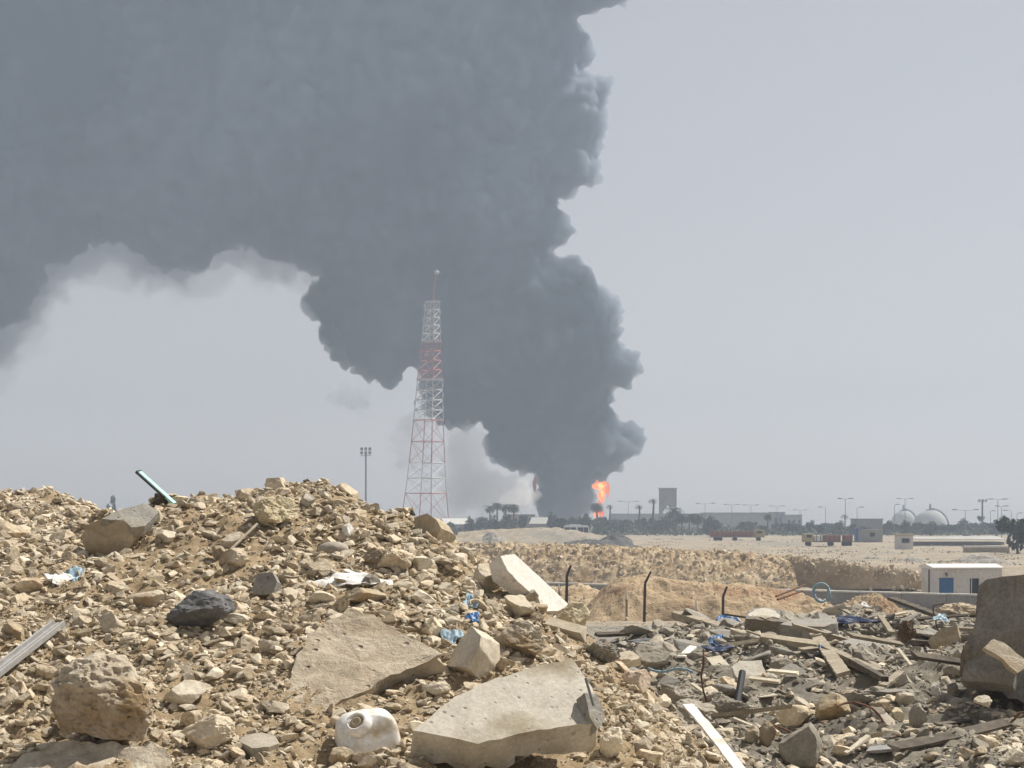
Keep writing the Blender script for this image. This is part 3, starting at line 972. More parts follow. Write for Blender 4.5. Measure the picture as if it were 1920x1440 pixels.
# the broken white plastic canister: a rounded body, a raised ring round its mouth, a brown cap in it
def canister(px, py, d):
    c = P(px, py, d)
    k = d / F
    root = empty("canister", c)
    root.rotation_euler = (0.30, -0.14, 0.35)
    tag(root, "white plastic canister with a brown screw mouth, half crushed on the heap", "canister")
    # body: a squashed drum, wider below, as rings of a rounded square
    V, rows = [], 26
    prof = [(0.0, 0.155), (0.02, 0.19), (0.045, 0.205), (0.075, 0.208), (0.13, 0.20), (0.18, 0.19), (0.215, 0.165), (0.235, 0.125), (0.243, 0.09)]
    seg = 40
    for z, r in prof:
        for i in range(seg):
            a = TAU * i / seg
            e = 3.2
            q = (abs(math.cos(a)) ** e + abs(math.sin(a)) ** e) ** (-1 / e)
            dent = 1 - 0.10 * math.exp(-((a - 4.3) ** 2) / 0.25) * (z < 0.2)
            V.append((math.cos(a) * r * q * 1.02 * dent, math.sin(a) * r * q * 0.92 * dent, z - 0.12))
    Q = []
    for l in range(len(prof) - 1):
        for i in range(seg):
            j = (i + 1) % seg
            Q.append((l * seg + i, l * seg + j, (l + 1) * seg + j, (l + 1) * seg + i))
    b = len(V)
    V.append((0, 0, -0.12)); V.append((0, 0, 0.125))
    T = []
    for i in range(seg):
        j = (i + 1) % seg
        T.append((b, j, i, i)); 
    W_ = np.array(V); nn = np.array((-0.12, -0.78, 0.62)); nn /= np.linalg.norm(nn)      # the flattened front
    W_ -= np.outer(np.maximum(0, W_ @ nn - 0.10), nn)
    V = [tuple(q) for q in W_]
    me = bpy.data.meshes.new("body")
    top0 = (len(prof) - 1) * seg
    me.from_pydata(V, [], Q + [(b, (i + 1) % seg, i) for i in range(seg)] + [(b + 1, top0 + i, top0 + (i + 1) % seg) for i in range(seg)])
    me.polygons.foreach_set("use_smooth", np.full(len(me.polygons), True))
    link("body", me, M["white_plastic"], root)
    def lathe(name, prof_, mat, parent, off=(0, 0, 0)):
        bm = bmesh.new(); n_ = 32; rws = []
        for r, z in prof_:
            rws.append([bm.verts.new((r * math.cos(TAU * i / n_) + off[0], r * math.sin(TAU * i / n_) + off[1], z + off[2])) for i in range(n_)])
        for p, q in zip(rws[:-1], rws[1:]):
            for i in range(n_): bm.faces.new((p[i], p[(i + 1) % n_], q[(i + 1) % n_], q[i]))
        bm.faces.new(rws[0][::-1]); bm.faces.new(rws[-1])
        return link(name, bm_mesh(name, bm, True), M[mat], parent)
    of = (0, 0, 0)
    RT = Matrix.Translation((-0.07, -0.035, 0.085)) @ Matrix.Rotation(0.42, 4, 'X') @ Matrix.Rotation(-0.45, 4, 'Y')
    lathe("mouth_collar", [(0.098, -0.02), (0.092, 0.012), (0.078, 0.03), (0.064, 0.04), (0.054, 0.039), (0.05, 0.01)], "white_plastic", root).data.transform(RT)
    lathe("cap", [(0.049, 0.0), (0.047, 0.028), (0.036, 0.038), (0.024, 0.041), (0.012, 0.034)], "brown_concrete", root).data.transform(RT)
    bm = bmesh.new(); 
    add_box(bm, (-0.20, -0.196, -0.136), (0.20, -0.15, -0.122))
    link("bottom_rim", bm_mesh("bottom_rim", bm), M["white_plastic"], root)
    KEEP_OUT.append((c.x, c.y, 0.28))
    return root


canister(688, 1372, 10.75)
rock(640, 1420, 50, 40, "brown_concrete", "brown stone in front of the white canister", 120)
rock(695, 1428, 60, 36, "tan_stone", "tan stone under the front lip of the white canister", 121, d=10.45)
board((1290, 1334), (1400, 1475), 0.085, 0.02, "white_paint", "long white painted strip slanting out of the bottom edge", "trim_strip", "trim strip", da=12.9, db=11.2, lift=0.05, bend=0.01)

# --- the grey rubble field: planks, slabs, plastic
blk = slab([(1834,1098),(1850,1086),(1880,1080),(1925,1076),(2010,1080),(2010,1330),(1940,1330),(1858,1290),(1802,1276),(1800,1245),(1822,1185),(1830,1140)], (1880, 1190), 17.4, (-0.55, -0.80, 0.12), 1.0, "dark_concrete", "huge dark grey concrete block standing in its own shade at the right edge", 131, "concrete_block", "concrete block", jag=0.35, rough=0.035, seg=0.09)
slab([(1800,1275),(1812,1240),(1850,1225),(1905,1262),(1900,1285),(1860,1280)], (1850, 1258), 16.6, (-0.35, -0.85, 0.35), 0.3, "dark_concrete", "brown broken block leaning against the foot of the huge dark block", 133, "broken_block", "broken block", jag=0.2, rough=0.02)
slab([(1845,1215),(1862,1198),(1882,1205),(1920,1235),(1930,1250),(1908,1262),(1880,1235),(1858,1222)], (1885, 1228), 16.35, (0.30, -0.75, 0.6), 0.05, "rough_stone", "pale broken flake lying across the foot of the huge dark block", 135, "flake", "flake", jag=0.3, rough=0.02)
lump = slab([(1400,1150),(1412,1141),(1436,1138),(1462,1145),(1468,1166),(1440,1163),(1398,1160)], (1430, 1152), 28.8, (0.05, -0.30, 0.95), 0.42, "dark_concrete", "white topped concrete lump with a dark front in the rubble field", 141, "concrete_lump", "concrete lump", jag=0.2, lift=0.1)
lump_top = slab([(1404,1150),(1413,1143),(1436,1140),(1458,1146),(1462,1160),(1448,1156),(1436,1161),(1420,1155),(1404,1156)], (1430, 1152), 28.8, (0.05, -0.30, 0.95), 0.02, "concrete", None, 142, "pale_top", None, jag=0.5, lift=0.112)  # pale sheet added so that top and front differ in colour
lump_top.parent = lump; lump_top.location = lump_top.location - lump.location
slab([(1462,1170),(1490,1160),(1568,1160),(1572,1168),(1545,1174),(1500,1175)], (1515, 1168), 28.4, (0.0, -0.10, 1), 0.26, "grey_concrete", "thick concrete slab with a pale flat top in the rubble field", 143, jag=0.1, lift=0.24)
slab([(1475,1205),(1490,1192),(1575,1188),(1585,1198),(1540,1206)], (1530, 1200), 27.6, (0.0, -0.1, 1), 0.2, "grey_concrete", "darker concrete slab lying under the thick pale topped slab", 145, jag=0.1, lift=0.14)
slab([(1570,1203),(1600,1196),(1668,1210),(1690,1218),(1660,1234),(1600,1218)], (1630, 1214), 25.5, (0.05, -0.15, 1), 0.22, "grey_concrete", "grey concrete slab right of the diagonal grey plank", 147, jag=0.1, lift=0.2)
slab([(1372,1250),(1385,1240),(1428,1238),(1443,1285),(1400,1287),(1380,1268)], (1408, 1262), 21.0, (0.0, -0.5, 0.85), 0.08, "concrete", "square grey paving slab lying flat in the rubble field", 149, jag=0.1, lift=0.12)
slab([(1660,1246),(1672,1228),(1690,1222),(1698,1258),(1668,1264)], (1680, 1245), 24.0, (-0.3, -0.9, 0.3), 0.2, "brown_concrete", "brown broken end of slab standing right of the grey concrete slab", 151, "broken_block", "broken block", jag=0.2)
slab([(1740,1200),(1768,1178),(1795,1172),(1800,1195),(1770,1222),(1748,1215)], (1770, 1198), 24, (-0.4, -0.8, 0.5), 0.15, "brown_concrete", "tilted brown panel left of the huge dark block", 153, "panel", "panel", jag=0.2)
board((1118, 1200), (1345, 1190), 0.14, 0.06, "dark_wood", "long dark beam lying along the back of the rubble field", "beam", "beam", da=31, db=33, lift=0.10)
board((1335, 1189), (1432, 1183), 0.12, 0.05, "dark_wood", "dark beam continuing right of the longest beam", "beam", "beam", da=33.2, db=34, lift=0.09)
board((1268, 1162), (1378, 1196), 0.22, 0.16, "weathered_wood", "thick brown timber tipped up over the long dark beam", "timber", "timber", da=33.5, db=30.5, lift=0.10)
board((1358, 1222), (1426, 1213), 0.16, 0.05, "pale_wood", "pale plank end facing the camera in the rubble field", lift=0.10)
board((1424, 1211), (1532, 1226), 0.16, 0.10, "weathered_wood", "weathered plank pair right of the pale plank end", lift=0.12)
board((1513, 1186), (1582, 1290), 0.17, 0.05, "weathered_wood", "grey plank standing diagonally with a blue band round it", lift=0.17, roll=0.3)
board((1543, 1230), (1648, 1282), 0.12, 0.10, "weathered_wood", "split timber behind the diagonal grey plank", "timber", "timber", lift=0.12)
board((1555, 1228), (1660, 1290), 0.08, 0.06, "dark_wood", "dark timber edge running alongside the split timber", "timber", "timber", lift=0.10)
board((1338, 1244), (1442, 1320), 0.20, 0.015, "pale_wood", "long pale curved board lying across the grey rubble", lift=0.09, bend=-0.03, roll=0.15)
board((1441, 1273), (1496, 1278), 0.07, 0.03, "pale_wood", "upper of two short pale slats in the grey rubble", "slat", "slat", lift=0.10)
board((1405, 1287), (1462, 1294), 0.07, 0.03, "pale_wood", "lower of two short pale slats in the grey rubble", "slat", "slat", lift=0.10)
board((1278, 1242), (1302, 1220), 0.12, 0.03, "pale_concrete", "short pale board stump left of the pale plank end", "board", "board", lift=0.08)
bar((1392, 1270), (1377, 1360), 0.04, "black_rubber", "black pipe standing upright in the rubble field", "pipe", "pipe", 18.2, 17.6, 0.06, 12)
board((1672, 1132), (1772, 1170), 0.16, 0.06, "dark_wood", "dark board slanting down the right of the rubble field", "board", "board", da=31, db=27.5, lift=0.10)
board((1718, 1150), (1790, 1178), 0.14, 0.06, "weathered_wood", "grey board lying just below the dark slanting board", "board", "board", lift=0.12)
board((1640, 1170), (1700, 1158), 0.06, 0.03, "pale_wood", "thin pale slat near the dark blue tarpaulin strip", "slat", "slat", lift=0.1)
board((1650, 1165), (1672, 1198), 0.10, 0.05, "weathered_wood", "short brown plank below the thin pale slat", lift=0.1)
board((1500, 1232), (1530, 1228), 0.1, 0.04, "weathered_wood", "short plank at the foot of the diagonal grey plank", lift=0.1)
board((1630, 1418), (1680, 1414), 0.10, 0.03, "grey_metal", "pale grey end of board in front of the long dark board", "board", "board", lift=0.06)
board((1676, 1416), (1890, 1368), 0.14, 0.03, "dark_wood", "long dark board low down on the right", "board", "board", lift=0.07, da=14.6, db=15.2, bend=-0.01)
board((1655, 1300), (1690, 1272), 0.09, 0.04, "weathered_wood", "small brown batten in the shade left of the huge block", "batten", "batten", lift=0.08)
bar((1455, 1139), (1510, 1116), 0.025, "rusty_steel", "rusty rod, upper of two crossing on the rubble crest", "rod", "rod", 36, 38.5, 0.25, 6)
bar((1458, 1141), (1505, 1124), 0.025, "rusty_steel", "rusty rod, lower of two crossing on the rubble crest", "rod", "rod", 35.6, 37.5, 0.2, 6)
rag(1362, 1176, 46, 18, "blue_plastic", "bright blue plastic sheet beside the thick brown timber", "plastic_sheet", "plastic sheet", 15, 0.7, 0.16, d=33)
rag(1345, 1214, 28, 26, "blue_plastic", "crumpled blue plastic left of the pale plank end", "plastic_sheet", "plastic sheet", 17, 0.9, 0.10)
rag(1348, 1228, 60, 18, "navy_plastic", "dark navy plastic at the left end of the pale plank", "plastic_sheet", "plastic sheet", 19, 0.6, 0.10)
rag(1600, 1178, 90, 22, "navy_plastic", "dark blue tarpaulin strip behind the grey concrete slab", "tarpaulin", "tarpaulin", 21, 0.6, 0.14, rz=-0.25)
rag(1764, 1190, 28, 18, "pale_blue_plastic", "pale blue scrap on the tilted brown panel", "plastic_scrap", "plastic scrap", 23, 0.8, 0.25, d=24)
rag(1513, 1214, 16, 10, "blue_plastic", "tiny blue scrap beside the diagonal grey plank", "plastic_scrap", "plastic scrap", 25, 0.8, 0.1)
rag(1435, 1186, 70, 28, "navy_plastic", "black plastic bunched under the white topped lump", "plastic_sheet", "plastic sheet", 27, 0.9, 0.06, d=30.5)
rag(1620, 1108 + 32, 18, 12, "cloth_white", "white plastic scrap on the crest of the rubble field", "plastic_scrap", "plastic scrap", 29, 0.9, 0.15)
bm = bmesh.new()
c_ = P(1548, 1240, hit(1548, 1240))
add_box(bm, (-0.10, -0.07, -0.035), (0.10, 0.05, 0.035))
o = link("band", bm_mesh("band", bm), M["blue_plastic"], loc=c_ + Vector((0, -0.06, 0.17)))
o.rotation_euler = (0.5, 0.2, -0.25)
tag(o, "bright blue band wrapped round the diagonal grey plank", "band")
# blue hose bent into a loop
bm = bmesh.new()
h0 = P(1540, 1130, 35.5)
pts = [Vector((0.17 * math.cos(a), 0.05 * math.sin(2 * a), 0.20 * math.sin(a) + 0.02)) for a in np.linspace(-2.2, 2.6, 18)] 
pts = [Vector((-p.x, p.y, p.z)) for p in pts] + [Vector((0.20, 0, -0.16))]
add_path(bm, pts, 0.035, 8)
tag(link("hose", bm_mesh("hose", bm, True), M["pale_blue_plastic"], loc=h0 + Vector((0, 0, 0.2))), "pale blue hose bent into a loop on the rubble crest", "hose")
bm = bmesh.new()
pts = [P(1215 + 12 * i, 1262 + 5 * math.sin(i * 0.9) + i, 20.3 - 0.05 * i) for i in range(8)]
c_ = pts[3].copy()
add_path(bm, [p - c_ + Vector((0, 0, 0.06)) for p in pts], 0.018, 6)
tag(link("cable", bm_mesh("cable", bm, True), M["pale_blue_plastic"], loc=c_), "thin pale blue cable snaking over grey dust below the heap's edge", "cable")

rock(1225, 1228, 76, 54, "grey_stone", "dark grey block half in shade behind the pale stone", 160, cuts=6, rough=0.06)
rock(1492, 1342, 64, 50, "tan_stone", "tan block left of the big rounded one in the lower rubble", 161, cuts=7, rough=0.07)
rock(1556, 1326, 78, 56, "brown_concrete", "big rounded tan boulder in the lower rubble", 162, rough=0.08, cuts=6)
rock(1500, 1398, 78, 100, "grey_stone", "tall dark grey boulder below the tan block", 163, rough=0.08, cuts=7, deep=80)
rock(1440, 1378, 32, 50, "tan_stone", "narrow tan stone left of the tall dark grey boulder", 164, cuts=6)
rock(1410, 1378, 28, 36, "pale_stone", "small pale stone farther left of the tall dark boulder", 165, cuts=6)
rock(1692, 1310, 44, 32, "pale_stone", "white flat stone right of the big rounded boulder", 166, cuts=6, cut_deep=(0.4, 0.7))
rock(1755, 1297, 22, 38, "pale_concrete", "small pale stone standing on end left of the huge block", 167, cuts=6)
rock(1787, 1296, 30, 38, "grey_stone", "slanting pale grey fragment at the foot of the huge block", 168, ry=0.6)
rock(1722, 1345, 34, 50, "grey_stone", "grey stone standing below the white flat stone", 169, cuts=6)
rock(1682, 1340, 28, 34, "yellow_stone", "yellow brown stone in the lower right rubble", 170)
rock(1735, 1300 + 25, 60, 60, "grey_stone", "grey boulder deep in the shade left of the huge block", 171, d=17.8, rough=0.12)
rock(1845, 1316, 40, 24, "pale_stone", "flat white stone under the huge dark block", 172, d=16.0)
rock(1905, 1420, 60, 36, "pale_stone", "pale flat stone in the bottom right corner", 173)
rock(1300, 1340, 90, 60, "grey_stone", "grey crusted mound of dust beside the heap", 174, rough=0.2, fine=0.05)
rock(1375, 1330, 80, 60, "grey_stone", "grey crusted lump beside the upright black pipe", 175, rough=0.2, fine=0.05)
rock(1270, 1310, 70, 50, "grey_stone", "grey crusted lump farther left of the black pipe", 176, rough=0.2, fine=0.05)
rock(1620, 1235, 60, 40, "grey_stone", "grey rock in front of the grey concrete slab", 177)
rock(1462, 1250, 50, 34, "grey_stone", "grey stone right of the square paving slab", 178)
rock(1700, 1188, 34, 48, "rust_clod", "rust brown clod standing in the right rubble", 179, d=25, rough=0.3, fine=0.08, name="clod", cat="clod")
rock(1205, 1212, 130, 40, "dark_stone", "black burnt debris along the foot of the long dark beam", 180, d=29.5, rough=0.25, fine=0.08, name="burnt_debris", cat="burnt debris")
rock(1800, 1148, 90, 34, "tan_stone", "heap of tan soil left of the huge block", 181, d=33, rough=0.25, fine=0.08, name="soil_heap", cat="soil heap")

for ob in list(COL.objects):
    if ob.get("category") in ("boulder", "concrete block", "broken block"):
        dd = [Vector(c) for c in ob.bound_box]
        KEEP_OUT.append((ob.location.x, ob.location.y, 0.38 * (max(c.x for c in dd) - min(c.x for c in dd))))

# splinters of wood strewn over the rubble field
x_, y_ = sample_ground(26, 15, 34, 0, 1.5, -40)
for k in range(26):
    an = RNG.uniform(0, TAU); ln = RNG.uniform(0.12, 0.42)
    bm = bmesh.new()
    add_box(bm, (-ln, -RNG.uniform(0.015, 0.04), -0.012), (ln, RNG.uniform(0.015, 0.04), 0.012))
    for v in bm.verts: v.co.y *= RNG.uniform(0.6, 1.2)
    o = link("wood_splinter", bm_mesh("wood_splinter", bm), M[("weathered_wood", "pale_wood", "dark_wood")[k % 3]])
    o.location = (x_[k], y_[k], float(ground_h(x_[k], y_[k])[0]) + 0.09)
    o.rotation_euler = (RNG.uniform(-.3, .3), RNG.uniform(-.35, .35), an)
    tag(o, ("brown", "pale", "dark")[k % 3] + " splinter of wood strewn in the rubble field", "splinter", ("brown", "pale", "dark")[k % 3] + " splinters in the rubble field")

# broken concrete, planks and bent rods in the rubble field
chunks = []
for k in range(9):
    rr = random.Random(k + 77)
    me = rock_mesh("concrete_chunk", 1200 + k, 4, (1, rr.uniform(0.55, 0.95), rr.uniform(0.16, 0.34)), 14, 0.03, (0.35, 0.62), True, 0.012)
    me.materials.append(M["grey_concrete"]); chunks.append(me)


def clear_spots(n, d0, d1, r, edge=-20):
    out = []
    x, y = sample_ground(n * 12, d0, d1, 0, 1.5, edge)
    for a, b in zip(x, y):
        if len(out) >= n: break
        if inside_pieces(a, b)[0] or any((a - p) ** 2 + (b - q) ** 2 < (r * 0.7 + s) ** 2 for p, q, s in KEEP_OUT): continue
        KEEP_OUT.append((a, b, r * 0.7)); out.append((a, b))
    return out


for k, (a, b) in enumerate(clear_spots(64, 17, 37, 0.26)):
    r_ = RNG.uniform(0.16, 0.46) * (b / 24) ** 0.6
    o = link("concrete_chunk", chunks[k % 9], None, None, (a, b, float(ground_h(a, b)[0]) + r_ * 0.25))
    o.scale = (r_,) * 3; o.rotation_euler = (RNG.uniform(-.55, .55), RNG.uniform(-.5, .5), RNG.uniform(0, TAU))
    tag(o, "flat grey chunk of broken concrete in the rubble field", "concrete chunk", "concrete chunks in the rubble field")
for k, (a, b) in enumerate(clear_spots(14, 16, 36, 0.10)):
    an = RNG.uniform(-0.9, 0.9); ln = RNG.uniform(0.35, 0.85)
    w_ = RNG.uniform(0.04, 0.075); t_ = RNG.uniform(0.012, 0.03)
    bm = bmesh.new(); add_box(bm, (-ln, -w_, -t_), (ln, w_, t_))
    for v in bm.verts: v.co.x += RNG.uniform(-0.05, 0.05); v.co.y *= RNG.uniform(0.85, 1.1)
    o = link("loose_plank", bm_mesh("loose_plank", bm), M["dark_wood" if k % 2 else "weathered_wood"], None, (a, b, float(ground_h(a, b)[0]) + 0.16))
    o.rotation_euler = (RNG.uniform(-.4, .4), RNG.uniform(-.28, .28), an)
    tag(o, ("dark" if k % 2 else "weathered") + " loose plank tossed among the grey rubble", "plank", ("dark" if k % 2 else "weathered") + " loose planks in the rubble field")
for k, (a, b) in enumerate(clear_spots(16, 15, 34, 0.1)):
    pts = [Vector((0, 0, -0.05))]
    dr = Vector((RNG.normal(), RNG.normal(), 0.8)).normalized()
    for j in range(7):
        pts.append(pts[-1] + dr * 0.11); dr = (dr + Vector(RNG.normal(size=3)) * 0.33 + Vector((0, 0, -0.12))).normalized()
    bm = bmesh.new(); add_path(bm, pts, 0.012, 5)
    tag(link("bent_rod", bm_mesh("bent_rod", bm), M["rusty_steel"], None, (a, b, float(ground_h(a, b)[0]) + 0.03)), "thin bent rusty rod sticking out of the grey rubble", "rod", "bent rods in the rubble field")

put("track_gravel", 9000, 42, 84, None, 0.02, 0.06, stone_src["tan"], falloff=1.2, grow=0.3)
put("gravel", 90000, 9.5, 28, 1, 0.008, 0.030, stone_src["tan"])
put("medium_stones", 2600, 9.8, 24, 1, 0.06, 0.11, stone_src["tan"], a=2.0, amount=0.9)
put("small_stones", 26000, 9.5, 28, 1, 0.026, 0.075, stone_src["tan"], a=2.1)
put("grey_gravel", 50000, 12.5, 44, 0, 0.010, 0.035, stone_src["grey"], falloff=1.6)
put("grey_rubble", 11000, 12.5, 44, 0, 0.03, 0.13, stone_src["grey"], falloff=1.6, a=2.3)
put("tan_rubble", 2200, 12.5, 22, 0, 0.025, 0.10, stone_src["tan"], falloff=1.6, a=2.3)

G = "loose stones on the tan heap"
loose_stones(120, 9.8, 20, 1, 0.075, 0.18, ["tan"], "tan angular stone lying loose on the heap", G, a=2.2)
loose_stones(28, 9.8, 20, 1, 0.055, 0.12, ["pale"], "cream white stone lying loose on the heap", "cream stones on the tan heap", a=2.2)
loose_stones(12, 9.8, 20, 1, 0.05, 0.10, ["grey"], "grey stone lying loose on the tan heap", "grey stones on the tan heap", a=2.2)
loose_stones(58, 13, 34, 0, 0.07, 0.17, ["grey"], "grey chunk of rubble in the rubble field", "grey chunks in the rubble field", a=2.0)
loose_stones(42, 13, 18.5, 0, 0.07, 0.15, ["tan"], "tan stone lying in the near part of the rubble field", "tan stones in the near rubble field", a=1.6)
loose_stones(20, 18, 28, 0, 0.06, 0.14, ["tan"], "tan stone lying in the grey rubble field", "tan stones in the rubble field", a=2.0)
loose_stones(14, 13, 26, 0, 0.05, 0.11, ["pale"], "cream stone lying in the grey rubble field", "cream stones in the rubble field", a=2.0)
# ------------------------------------------------------------------ middle distance: earth banks, fence posts, wall, cabin
M["bank_earth"] = grain("bank_earth", (0.38, 0.28, 0.165), (0.53, 0.42, 0.28), 0.9, bump=0.8, dist=0.12, c3=(0.30, 0.205, 0.11), scale3=0.4, fine=5)
M["orange_earth"] = grain("orange_earth", (0.35, 0.25, 0.145), (0.50, 0.38, 0.24), 1.6, bump=1.0, dist=0.12, c3=(0.34, 0.21, 0.12), scale3=0.35, fine=5)
M["grey_earth"] = grain("grey_earth", (0.22, 0.205, 0.18), (0.33, 0.305, 0.265), 0.6, bump=0.8, dist=0.1, fine=5)
M["scorched_earth"] = grain("scorched_earth", (0.06, 0.06, 0.06), (0.13, 0.125, 0.12), 0.6, bump=0.8, dist=0.1, fine=5)
M["block_wall"] = grain("block_wall", (0.27, 0.262, 0.25), (0.33, 0.32, 0.305), 0.8, bump=0.2, dist=0.01, vary=0.06)
M["coping"] = grain("coping", (0.55, 0.53, 0.48), (0.66, 0.64, 0.59), 1.0, bump=0.1)
M["cabin_white"] = grain("cabin_white", (0.60, 0.575, 0.555), (0.68, 0.655, 0.635), 0.8, bump=0.1, c3=(0.55, 0.50, 0.45), scale3=0.5)
M["roof_white"] = plain("roof_white", (0.80, 0.78, 0.73), 0.6)
M["door_blue"] = plain("door_blue", (0.05, 0.15, 0.33), 0.5)
M["dark_opening"] = plain("dark_opening", (0.03, 0.035, 0.04), 0.7)


def mound(name, pts_crest, depth_front, depth_back, base_z, mat, label=None, kind=None, cat=None, rough=0.35, res=0.35, seed=1, group=None, back_z=None, fine=0.12):
    """a bank of earth: crest given as pixel points with distances, sloping to base_z in front and behind"""
    C_ = [P(*p) for p in pts_crest]
    xs = np.array([c.x for c in C_]); ys = np.array([c.y for c in C_]); zs = np.array([c.z for c in C_])
    n = max(12, int((xs[-1] - xs[0]) / res))
    x = np.linspace(xs[0], xs[-1], n)
    yc = np.interp(x, xs, ys); zc = np.interp(x, xs, zs)
    nf = max(8, int((depth_front + depth_back) / res / 1.1))
    s = np.linspace(-1, 1, nf)
    X, Sg = np.meshgrid(x, s)
    Y = yc[None] + np.where(Sg < 0, Sg * depth_front, Sg * depth_back)
    pr = np.cos(np.abs(Sg) * math.pi / 2) ** 0.85
    if back_z is None: back_z = base_z
    bz = np.where(Sg < 0, base_z, back_z)
    Z = bz + (zc[None] - bz) * pr
    p = np.stack([X.ravel() + seed * 13, Y.ravel(), Z.ravel() * 0.5], -1)
    Z = Z + ((rough * fbm(p * 0.55, 3) + fine * billow(p * 2.1, 3)) * np.clip((pr + 0.15), 0, 1).ravel()).reshape(Z.shape)
    Y = Y + (rough * 0.8 * fbm(p * 0.7 + 31, 3)).reshape(Y.shape)
    o0 = Vector((float(x.mean()), float(yc.mean()), 0))
    V = np.stack([X.ravel() - o0.x, Y.ravel() - o0.y, Z.ravel()], -1)
    i = np.arange(n * nf).reshape(nf, n)
    q = np.stack([i[:-1, :-1], i[:-1, 1:], i[1:, 1:], i[1:, :-1]], -1).reshape(-1, 4)
    o = link(name, mesh_np(name, V, q, False), M[mat], loc=o0)
    return tag(o, label, cat, group, kind)


mound("earth_bank", [(500,1022,152),(880,1020,152),(950,1021,150),(1100,1023,149),(1200,1028,148),(1330,1034,147),(1440,1042,146.5),(1475,1048,146)], 6.5, 8, -1.9, "bank_earth", kind="structure", rough=0.22, res=0.24, seed=2, back_z=-0.2, fine=0.24)
mound("earth_bank", [(1425,1046,146),(1480,1046,146),(1560,1054,145),(1640,1066,144),(1700,1073,143),(1740,1080,143)], 0.9, 9, -1.7, "bank_earth", kind="structure", rough=0.28, res=0.22, seed=5, back_z=-0.2, fine=0.26)
mound("dirt_heap", [(1092,1156,94),(1112,1128,94.5),(1135,1104,95),(1165,1085,95),(1212,1078,95.5),(1262,1084,95.5),(1330,1092,95),(1420,1100,95),(1490,1112,95),(1545,1128,94),(1600,1150,93)], 4.5, 5, -1.7, "orange_earth", "long orange brown dirt heap behind the bent fence posts", None, "dirt heap", 0.25, 0.14, 4, fine=0.07)
mound("dirt_heap", [(960,1130,100),(1000,1110,100),(1060,1098,100),(1110,1100,100),(1160,1120,100)], 4, 4, -2.1, "bank_earth", "low pale dirt heap left of the orange brown one", None, "dirt heap", 0.3, 0.2, 6)
mound("dirt_heap", [(1570,1140,80),(1610,1122,80),(1640,1117,80),(1665,1128,80),(1690,1142,80)], 3, 3, -0.9, "orange_earth", "small tan dirt heap in front of the grey block wall", None, "dirt heap", 0.2, 0.15, 7)
mound("sand_hump", [(860,1000,285),(930,994,288),(1000,990,290),(1040,990,290),(1090,997,290),(1140,1008,288)], 18, 14, -0.2, "desert", kind="structure", rough=0.4, res=1.0, seed=9)
for lab, pts, mt in (
    ("grey gravel heap with a peaked top behind the white cabin", [(1765,1066,168),(1800,1050,168),(1832,1042,168),(1852,1041,168),(1880,1052,168),(1910,1064,168)], "grey_earth"),
    ("low grey gravel heap left of the peaked one", [(1680,1066,172),(1700,1048,172),(1715,1046,172),(1740,1056,172),(1765,1066,172)], "grey_earth"),
    ("small dark gravel heap above the end of the earth bank", [(1615,1060,180),(1630,1046,180),(1645,1045,180),(1662,1062,180)], "grey_earth"),
    ("dark scorched scrap heap on the sand behind the earth bank", [(1040,1024,232),(1075,1014,232),(1130,1012,232),(1165,1014,232),(1205,1028,232)], "scorched_earth"),
    ("low scorched scrap heap nearer the minibus", [(1120,1016,250),(1150,1004,250),(1165,1003,250),(1185,1014,250)], "scorched_earth"),
    ("small dark scrap heap left of the sand hump's top", [(905,1004,262),(925,999,262),(945,1006,262)], "grey_earth")):
    d_ = pts[0][2]
    mound("gravel_heap" if mt == "grey_earth" else "scrap_heap", pts, 4, 4, -0.1, mt, lab, None, "gravel heap" if mt == "grey_earth" else "scrap heap", 0.35, 0.4, int(d_) % 7, "heaps on the plain")

# clods and stones lying on the earth banks and the dirt heaps
from mathutils.bvhtree import BVHTree


def clods(name, owners, n, r0, r1, src_tree, a=2.1):
    pts = []
    dg_ = bpy.context.evaluated_depsgraph_get()
    for ob in owners:
        bv = BVHTree.FromObject(ob, dg_)
        bb = np.array([v[:] for v in ob.bound_box])
        lo, hi = bb.min(0), bb.max(0)
        k = int(n / len(owners))
        for x, y in zip(RNG.uniform(lo[0], hi[0], k), lo[1] + (hi[1] - lo[1]) * RNG.uniform(size=k) ** 1.3 * 0.75):
            h = bv.ray_cast(Vector((x, y, hi[2] + 5)), Vector((0, 0, -1)))
            if h[0] is not None: pts.append(ob.location + h[0])
    p = np.array([q[:] for q in pts], np.float32); n = len(p)
    me = bpy.data.meshes.new(name)
    me.vertices.add(n); me.vertices.foreach_set("co", p.ravel())
    for nm, ty, val in (("rot", 'FLOAT_VECTOR', RNG.uniform(-3, 3, (n, 3))), ("size", 'FLOAT', sizes(n, r0, r1, a)), ("pick", 'INT', RNG.integers(0, 9, n))):
        at = me.attributes.new(nm, ty, 'POINT')
        at.data.foreach_set("vector" if ty == 'FLOAT_VECTOR' else "value", np.asarray(val, np.int32 if ty == 'INT' else np.float32).ravel())
    o = link(name, me); o.modifiers.new("scatter", 'NODES').node_group = [m for m in bpy.data.node_groups if m.name == src_tree][0]
    tag(o, kind="stuff")


clods("bank_stones", [o for o in COL.objects if o.name.startswith("earth_bank")], 8000, 0.09, 0.42, "small_stones")
clods("heap_stones", [o for o in COL.objects if o.name.startswith("dirt_heap")], 3200, 0.03, 0.16, "small_stones")

